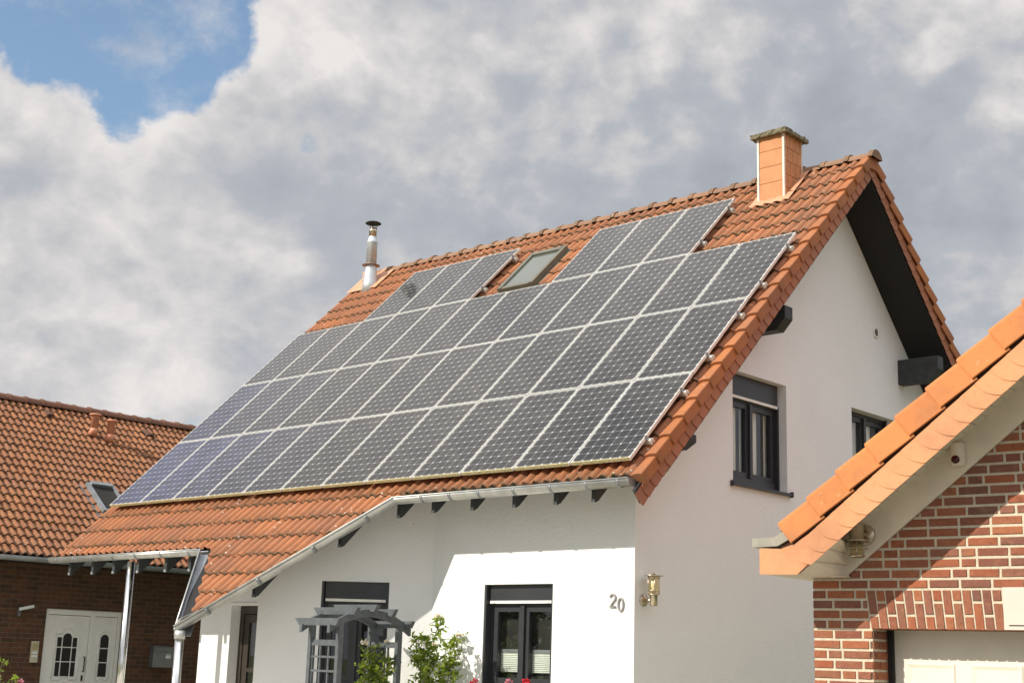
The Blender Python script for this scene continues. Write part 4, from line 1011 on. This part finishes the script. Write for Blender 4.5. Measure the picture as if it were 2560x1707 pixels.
def bush(name, label, base, canes, seed, leafmat_='roseleaf', lsize=.05, flowers=(), fmat='whiterose', dens=60, cat='plant', side=.26):
    global rng
    rng = np.random.default_rng(seed); random.seed(seed)
    t = thing(name, label, cat, base); st = MB(); lf_ = MB()
    for path in canes:
        P = [Vector(p) for p in path]; pts = []
        for i in range(len(P)-1):
            for k in range(6): pts.append(P[i].lerp(P[i+1], k/6)+rv(.012))
        pts.append(P[-1]); n = len(pts)
        st.tube(pts, [max(.003, .009*(1-.7*i/n)) for i in range(n)], 6)
        for i in range(n):
            if pts[i].z < .7: continue
            for _ in range(int(dens/n)+1):
                d = rv(); d.z = d.z*.6+.15; d.normalize(); tip = pts[i]+d*rng.uniform(.06, side)
                st.tube([pts[i], (pts[i]+tip)/2+rv(.01), tip], [.003, .0025, .0015], 4, False)
                for k in range(5):
                    b = pts[i].lerp(tip, .45+.14*k); dd_ = (d*.5+rv(.9)); dd_.z -= .12
                    leaf(lf_, b, dd_, Vector((0, 0, 1))+rv(.8), lsize*rng.uniform(.7, 1.25), lsize*rng.uniform(.45, .7), rng.random())
    st.build('stems', 'stem', t, True); lf_.build('leaves', leafmat_, t, fix=False)
    for c, r in flowers:
        f = MB(); blossom(f, Vector(c), r); f.build('flower', fmat, t, fix=False)
    return t
yr = .28
bush('rose_bush', 'leafy green rose bush with fading cream blooms right of the grey arbor', (6.78, yr, 0),
     [[(6.78, yr, 0), (6.76, yr+.02, .8), (6.80, yr, 1.5), (6.88, yr+.03, 2.06)], [(6.80, yr, 0), (6.88, yr, .9), (7.02, yr+.05, 1.5), (7.20, yr+.05, 1.84)],
      [(6.74, yr, 0), (6.70, yr-.03, .9), (6.66, yr, 1.5), (6.66, yr, 1.86)], [(6.82, yr, 0), (6.92, yr, .8), (6.98, yr+.05, 1.2), (7.10, yr+.08, 1.58)], [(6.78, yr, 0), (6.80, yr-.08, .8), (6.84, yr-.08, 1.4), (6.78, yr-.05, 1.76)]],
     11, flowers=[((6.89, yr+.03, 2.10), .05), ((7.23, yr+.04, 1.89), .055), ((6.95, yr-.06, 1.78), .04)], dens=125, side=.18, lsize=.055)
bush('climbing_rose', 'climbing rose with one white bloom inside the lattice of the grey arbor', (6.42, -.13, 0),
     [[(6.40, -.12, 0), (6.38, -.14, .9), (6.36, -.16, 1.4), (6.30, -.22, 1.72)], [(6.48, -.14, 0), (6.50, -.15, .9), (6.46, -.17, 1.3), (6.52, -.12, 1.60)], [(6.44, -.16, 0), (6.40, -.20, .8), (6.30, -.26, 1.2), (6.26, -.24, 1.5)]],
     12, flowers=[((6.27, -.26, 1.77), .055), ((6.46, -.10, 1.80), .035)], dens=115, side=.16)
bush('garden_rose', 'low rose shoot with pink bloom at the lower left corner before the brick house', (2.0, -2.36, 0),
     [[(2.0, -2.5, 0), (2.0, -2.52, .7), (2.0, -2.50, 1.42)], [(2.02, -2.36, 0), (2.0, -2.34, .7), (2.0, -2.34, 1.20)], [(2.0, -2.25, 0), (2.0, -2.24, .8), (2.02, -2.26, 1.16)]],
     13, flowers=[((2.0, -2.24, 1.17), .05)], fmat='pinkflower', dens=26, side=.12)
# window box with geraniums below the front window
fb_ = thing('flower_box', 'window box with red and pink geraniums under the white house front window', 'flower box', (7.8, .52, 1.02))
m = MB(); m.hexa([(7.33, .42, 1.03), (8.29, .42, 1.03), (8.29, .60, 1.03), (7.33, .60, 1.03), (7.30, .39, 1.20), (8.32, .39, 1.20), (8.32, .61, 1.20), (7.30, .61, 1.20)]); m.build('planter', 'doorbrown', fb_)
m = MB()
for k in range(260):
    p = Vector((rng.uniform(7.32, 8.30), rng.uniform(.42, .60), rng.uniform(1.16, 1.34))); leaf(m, p, rv(), Vector((0, 0, 1))+rv(.5), .055, .05, rng.random())
m.build('leaves', 'roseleaf', fb_, fix=False)
for (x, z, r_, mt) in ((7.37, 1.37, .06, 'redflower'), (7.68, 1.32, .05, 'redflower'), (7.90, 1.385, .055, 'pinkflower'), (8.15, 1.40, .065, 'redflower'), (8.03, 1.31, .05, 'redflower'), (7.55, 1.30, .05, 'pinkflower')):
    m = MB(); c = Vector((x, .47, z)); m.tube([(x, .50, 1.18), c], .004, 5)
    for k in range(16): blossom(m, c+rv(r_*.6), .028, 5)
    m.build('flower', mt, fb_, fix=False)
# trees across the garden, seen reflected in the front window
def tree(x, y, h, seed, label):
    global rng
    rng = np.random.default_rng(seed); t = thing('garden_tree', label, 'tree', (x, y, 0), group='trees across the garden')
    m = MB(); m.tube([(x, y, 0), (x+.1, y, h*.3), (x, y+.1, h*.6), (x, y, h*.85)], [.16, .13, .08, .03], 10)
    cl_ = []
    for k in range(26):
        a = rng.uniform(0, 2*PI); zz_ = rng.uniform(.32, 1.)*h; rr = h*.30*math.sin(PI*min(1, max(.08, (zz_/h-.2)/.85)))*rng.uniform(.4, 1); c = Vector((x+rr*math.cos(a), y+rr*math.sin(a), zz_)); cl_.append((c, h*rng.uniform(.07, .13)))
        m.tube([(x, y, zz_*.8), c], [.035, .012], 5, False)
    m.build('trunk', 'bark', t, True); lf_ = MB()
    for c, r_ in cl_:
        for k in range(110): leaf(lf_, c+rv(r_*rng.random()**.4), rv(), rv(), .16, .09, rng.random())
    lf_.build('crown', 'leaf', t, fix=False)
for i, (x, y, h) in enumerate(((-2.2, -10.2, 4.6), (-4.5, -14.5, 6.0), (1.2, -12.5, 4.2), (-7., -10., 5.))):
    tree(x, y, h, 40+i, ['slim round tree nearest the forecourt', 'tallest tree at the back of the garden', 'small tree nearest the drive', 'broad tree nearest the brick house'][i])
# ================================================================= SKY AND SUN
sd3 = Vector((.251, .788, -.563)).normalized()
ld = D.lights.new('sun', 'SUN'); ld.energy = 5.; ld.angle = math.radians(.55); ld.color = (1., .93, .80)
lo_ = D.objects.new('sun', ld); COL.objects.link(lo_); lo_.rotation_euler = sd3.to_track_quat('-Z', 'Y').to_euler(); lo_.location = (0, -20, 20)
w = D.worlds.new('World'); sc.world = w; w.use_nodes = True; nt = w.node_tree; nt.nodes.clear()
out = N(nt, 'OutputWorld'); bg_ = N(nt, 'Background'); L(nt, bg_.outputs[0], out.inputs[0]); bg_.inputs['Strength'].default_value = .10
sk = N(nt, 'TexSky', sky_type='NISHITA'); sk.sun_disc = False; sk.sun_elevation = math.asin(-sd3.z); sk.sun_rotation = math.atan2(-sd3.x, -sd3.y); sk.air_density = 1.1; sk.dust_density = .6; sk.ozone_density = 2.5
tc = N(nt, 'TexCoord'); dirv = tc.outputs['Generated']
spx = N(nt, 'SeparateXYZ'); L(nt, dirv, spx.inputs[0])
def cloudvec(v):
    q = N(nt, 'VectorMath', operation='MULTIPLY'); L(nt, v, q.inputs[0]); q.inputs[1].default_value = (1.75, 1.75, 2.3); return q.outputs[0]
def cloud(v):
    p = cloudvec(v); nA = noise(nt, 4.2, 11, .61, p); nA.inputs['Distortion'].default_value = .2
    nP = noise(nt, 8.5, 5, .5, p); puff = math_(nt, 'ABSOLUTE', math_(nt, 'SUBTRACT', nP.outputs['Fac'], .5))
    return math_(nt, 'ADD', math_(nt, 'MULTIPLY', nA.outputs['Fac'], 1.9), math_(nt, 'MULTIPLY', puff, 1.7))
ofs = N(nt, 'VectorMath', operation='ADD'); L(nt, dirv, ofs.inputs[0]); ofs.inputs[1].default_value = (-.016, -.012, .024)
covA = cloud(dirv); covB = cloud(ofs.outputs[0])
relief = math_(nt, 'SUBTRACT', covA, covB)
cov = math_(nt, 'ADD', covA, -.12)
nB = noise(nt, 2.3, 6, .5, cloudvec(dirv))
blobs = [((-.824, .384, .416), .056, -.60), ((-.795, .449, .407), .060, -.60), ((-.77, .485, .414), .048, -.54), ((-.757, .510, .410), .036, -.46), ((-.787, .493, .376), .028, -.46), ((-.805, .474, .352), .022, -.34), ((-.575, .692, .436), .018, -.52), ((-.735, .58, .352), .022, -.32), ((-.765, .55, .345), .018, -.2), ((-.82, .55, .150), .07, -.48), ((-.80, .43, .50), .13, -.5), ((-.76, .40, .50), .12, -.4)]
for c, r_, wgt in blobs:
    vd = N(nt, 'VectorMath', operation='DISTANCE'); L(nt, dirv, vd.inputs[0]); vd.inputs[1].default_value = c
    cov = math_(nt, 'ADD', cov, mapr(nt, vd.outputs['Value'], 0., r_*1.55, wgt, 0.))
for c, r_ in (((-.45, .80, .42), .30), ((-.36, .90, .26), .22), ((-.60, .72, .36), .16)):
    vd = N(nt, 'VectorMath', operation='DISTANCE'); L(nt, dirv, vd.inputs[0]); vd.inputs[1].default_value = c
    cov = math_(nt, 'ADD', cov, mapr(nt, vd.outputs['Value'], 0., r_, .30, 0.))
nW = noise(nt, 5., 8, .62, cloudvec(dirv)); mask = math_(nt, 'MAXIMUM', mapr(nt, cov, .32, .60), mapr(nt, nW.outputs['Fac'], .50, .72, .0, .55))
lit = math_(nt, 'ADD', math_(nt, 'MULTIPLY', nB.outputs['Fac'], 1.0), .02)
lit = math_(nt, 'ADD', lit, math_(nt, 'MULTIPLY', relief, .33))
lit = math_(nt, 'ADD', lit, mapr(nt, cov, .45, 1.05, .08, -.01))
# clouds low on the left catch more of the sun
vd = N(nt, 'VectorMath', operation='DISTANCE'); L(nt, dirv, vd.inputs[0]); vd.inputs[1].default_value = (-.80, .50, .31)
lit = math_(nt, 'ADD', lit, mapr(nt, vd.outputs['Value'], 0., .32, .07, -.02))
vd = N(nt, 'VectorMath', operation='DISTANCE'); L(nt, dirv, vd.inputs[0]); vd.inputs[1].default_value = (-.752, .165, .638)  # bright cloud added out of view, gives the lower panels their sheen
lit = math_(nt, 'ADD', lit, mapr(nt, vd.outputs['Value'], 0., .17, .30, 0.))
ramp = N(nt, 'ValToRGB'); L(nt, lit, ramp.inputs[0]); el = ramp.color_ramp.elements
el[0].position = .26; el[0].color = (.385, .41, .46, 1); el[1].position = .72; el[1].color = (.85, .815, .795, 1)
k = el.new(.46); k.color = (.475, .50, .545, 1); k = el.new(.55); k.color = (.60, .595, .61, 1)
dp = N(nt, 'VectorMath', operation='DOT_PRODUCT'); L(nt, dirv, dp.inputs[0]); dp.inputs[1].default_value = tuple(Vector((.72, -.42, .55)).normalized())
glow = mapr(nt, dp.outputs['Value'], .05, .85, 9.8, 14.)   # unseen clouds facing the gable brightened, added fill for its shaded wall
vm_ = N(nt, 'VectorMath', operation='SCALE'); L(nt, ramp.outputs[0], vm_.inputs[0]); L(nt, math_(nt, 'MULTIPLY', glow, mapr(nt, spx.outputs[2], .45, .85, 1., 1.9)), vm_.inputs['Scale']); cl10 = vm_.outputs[0]  # overhead clouds above the view also boosted for extra fill
skt = mixc(nt, 1., sk.outputs[0], (1.45, 1.62, 1.62), 'MULTIPLY')
skt = mixc(nt, .12, skt, (6.5, 6.6, 6.6))
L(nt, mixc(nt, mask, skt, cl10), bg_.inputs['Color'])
# ================================================================= CAMERA
R = [[0.7413638860131149, 0.670383705868987, 0.03106888187393731], [-0.12876500717773887, 0.18752851952336302, -0.9737826386272721], [-0.658634315414897, 0.7179266963073174, 0.22534883467018596]]
cd = D.cameras.new('camera'); cam = D.objects.new('camera', cd); COL.objects.link(cam); sc.camera = cam
mw = Matrix.Identity(4)
for i in range(3): mw[i][0] = R[0][i]; mw[i][1] = -R[1][i]; mw[i][2] = -R[2][i]
mw[0][3], mw[1][3], mw[2][3] = 18.59846618986748, -11.32176477237157, 1.65
cam.matrix_world = mw; cd.sensor_width = 36; cd.lens = 3428.35/2560*36; cd.clip_start = .1; cd.clip_end = 5000
sc.view_settings.view_transform = 'Standard'; sc.view_settings.look = 'None'; sc.view_settings.exposure = 0.; sc.view_settings.gamma = 1
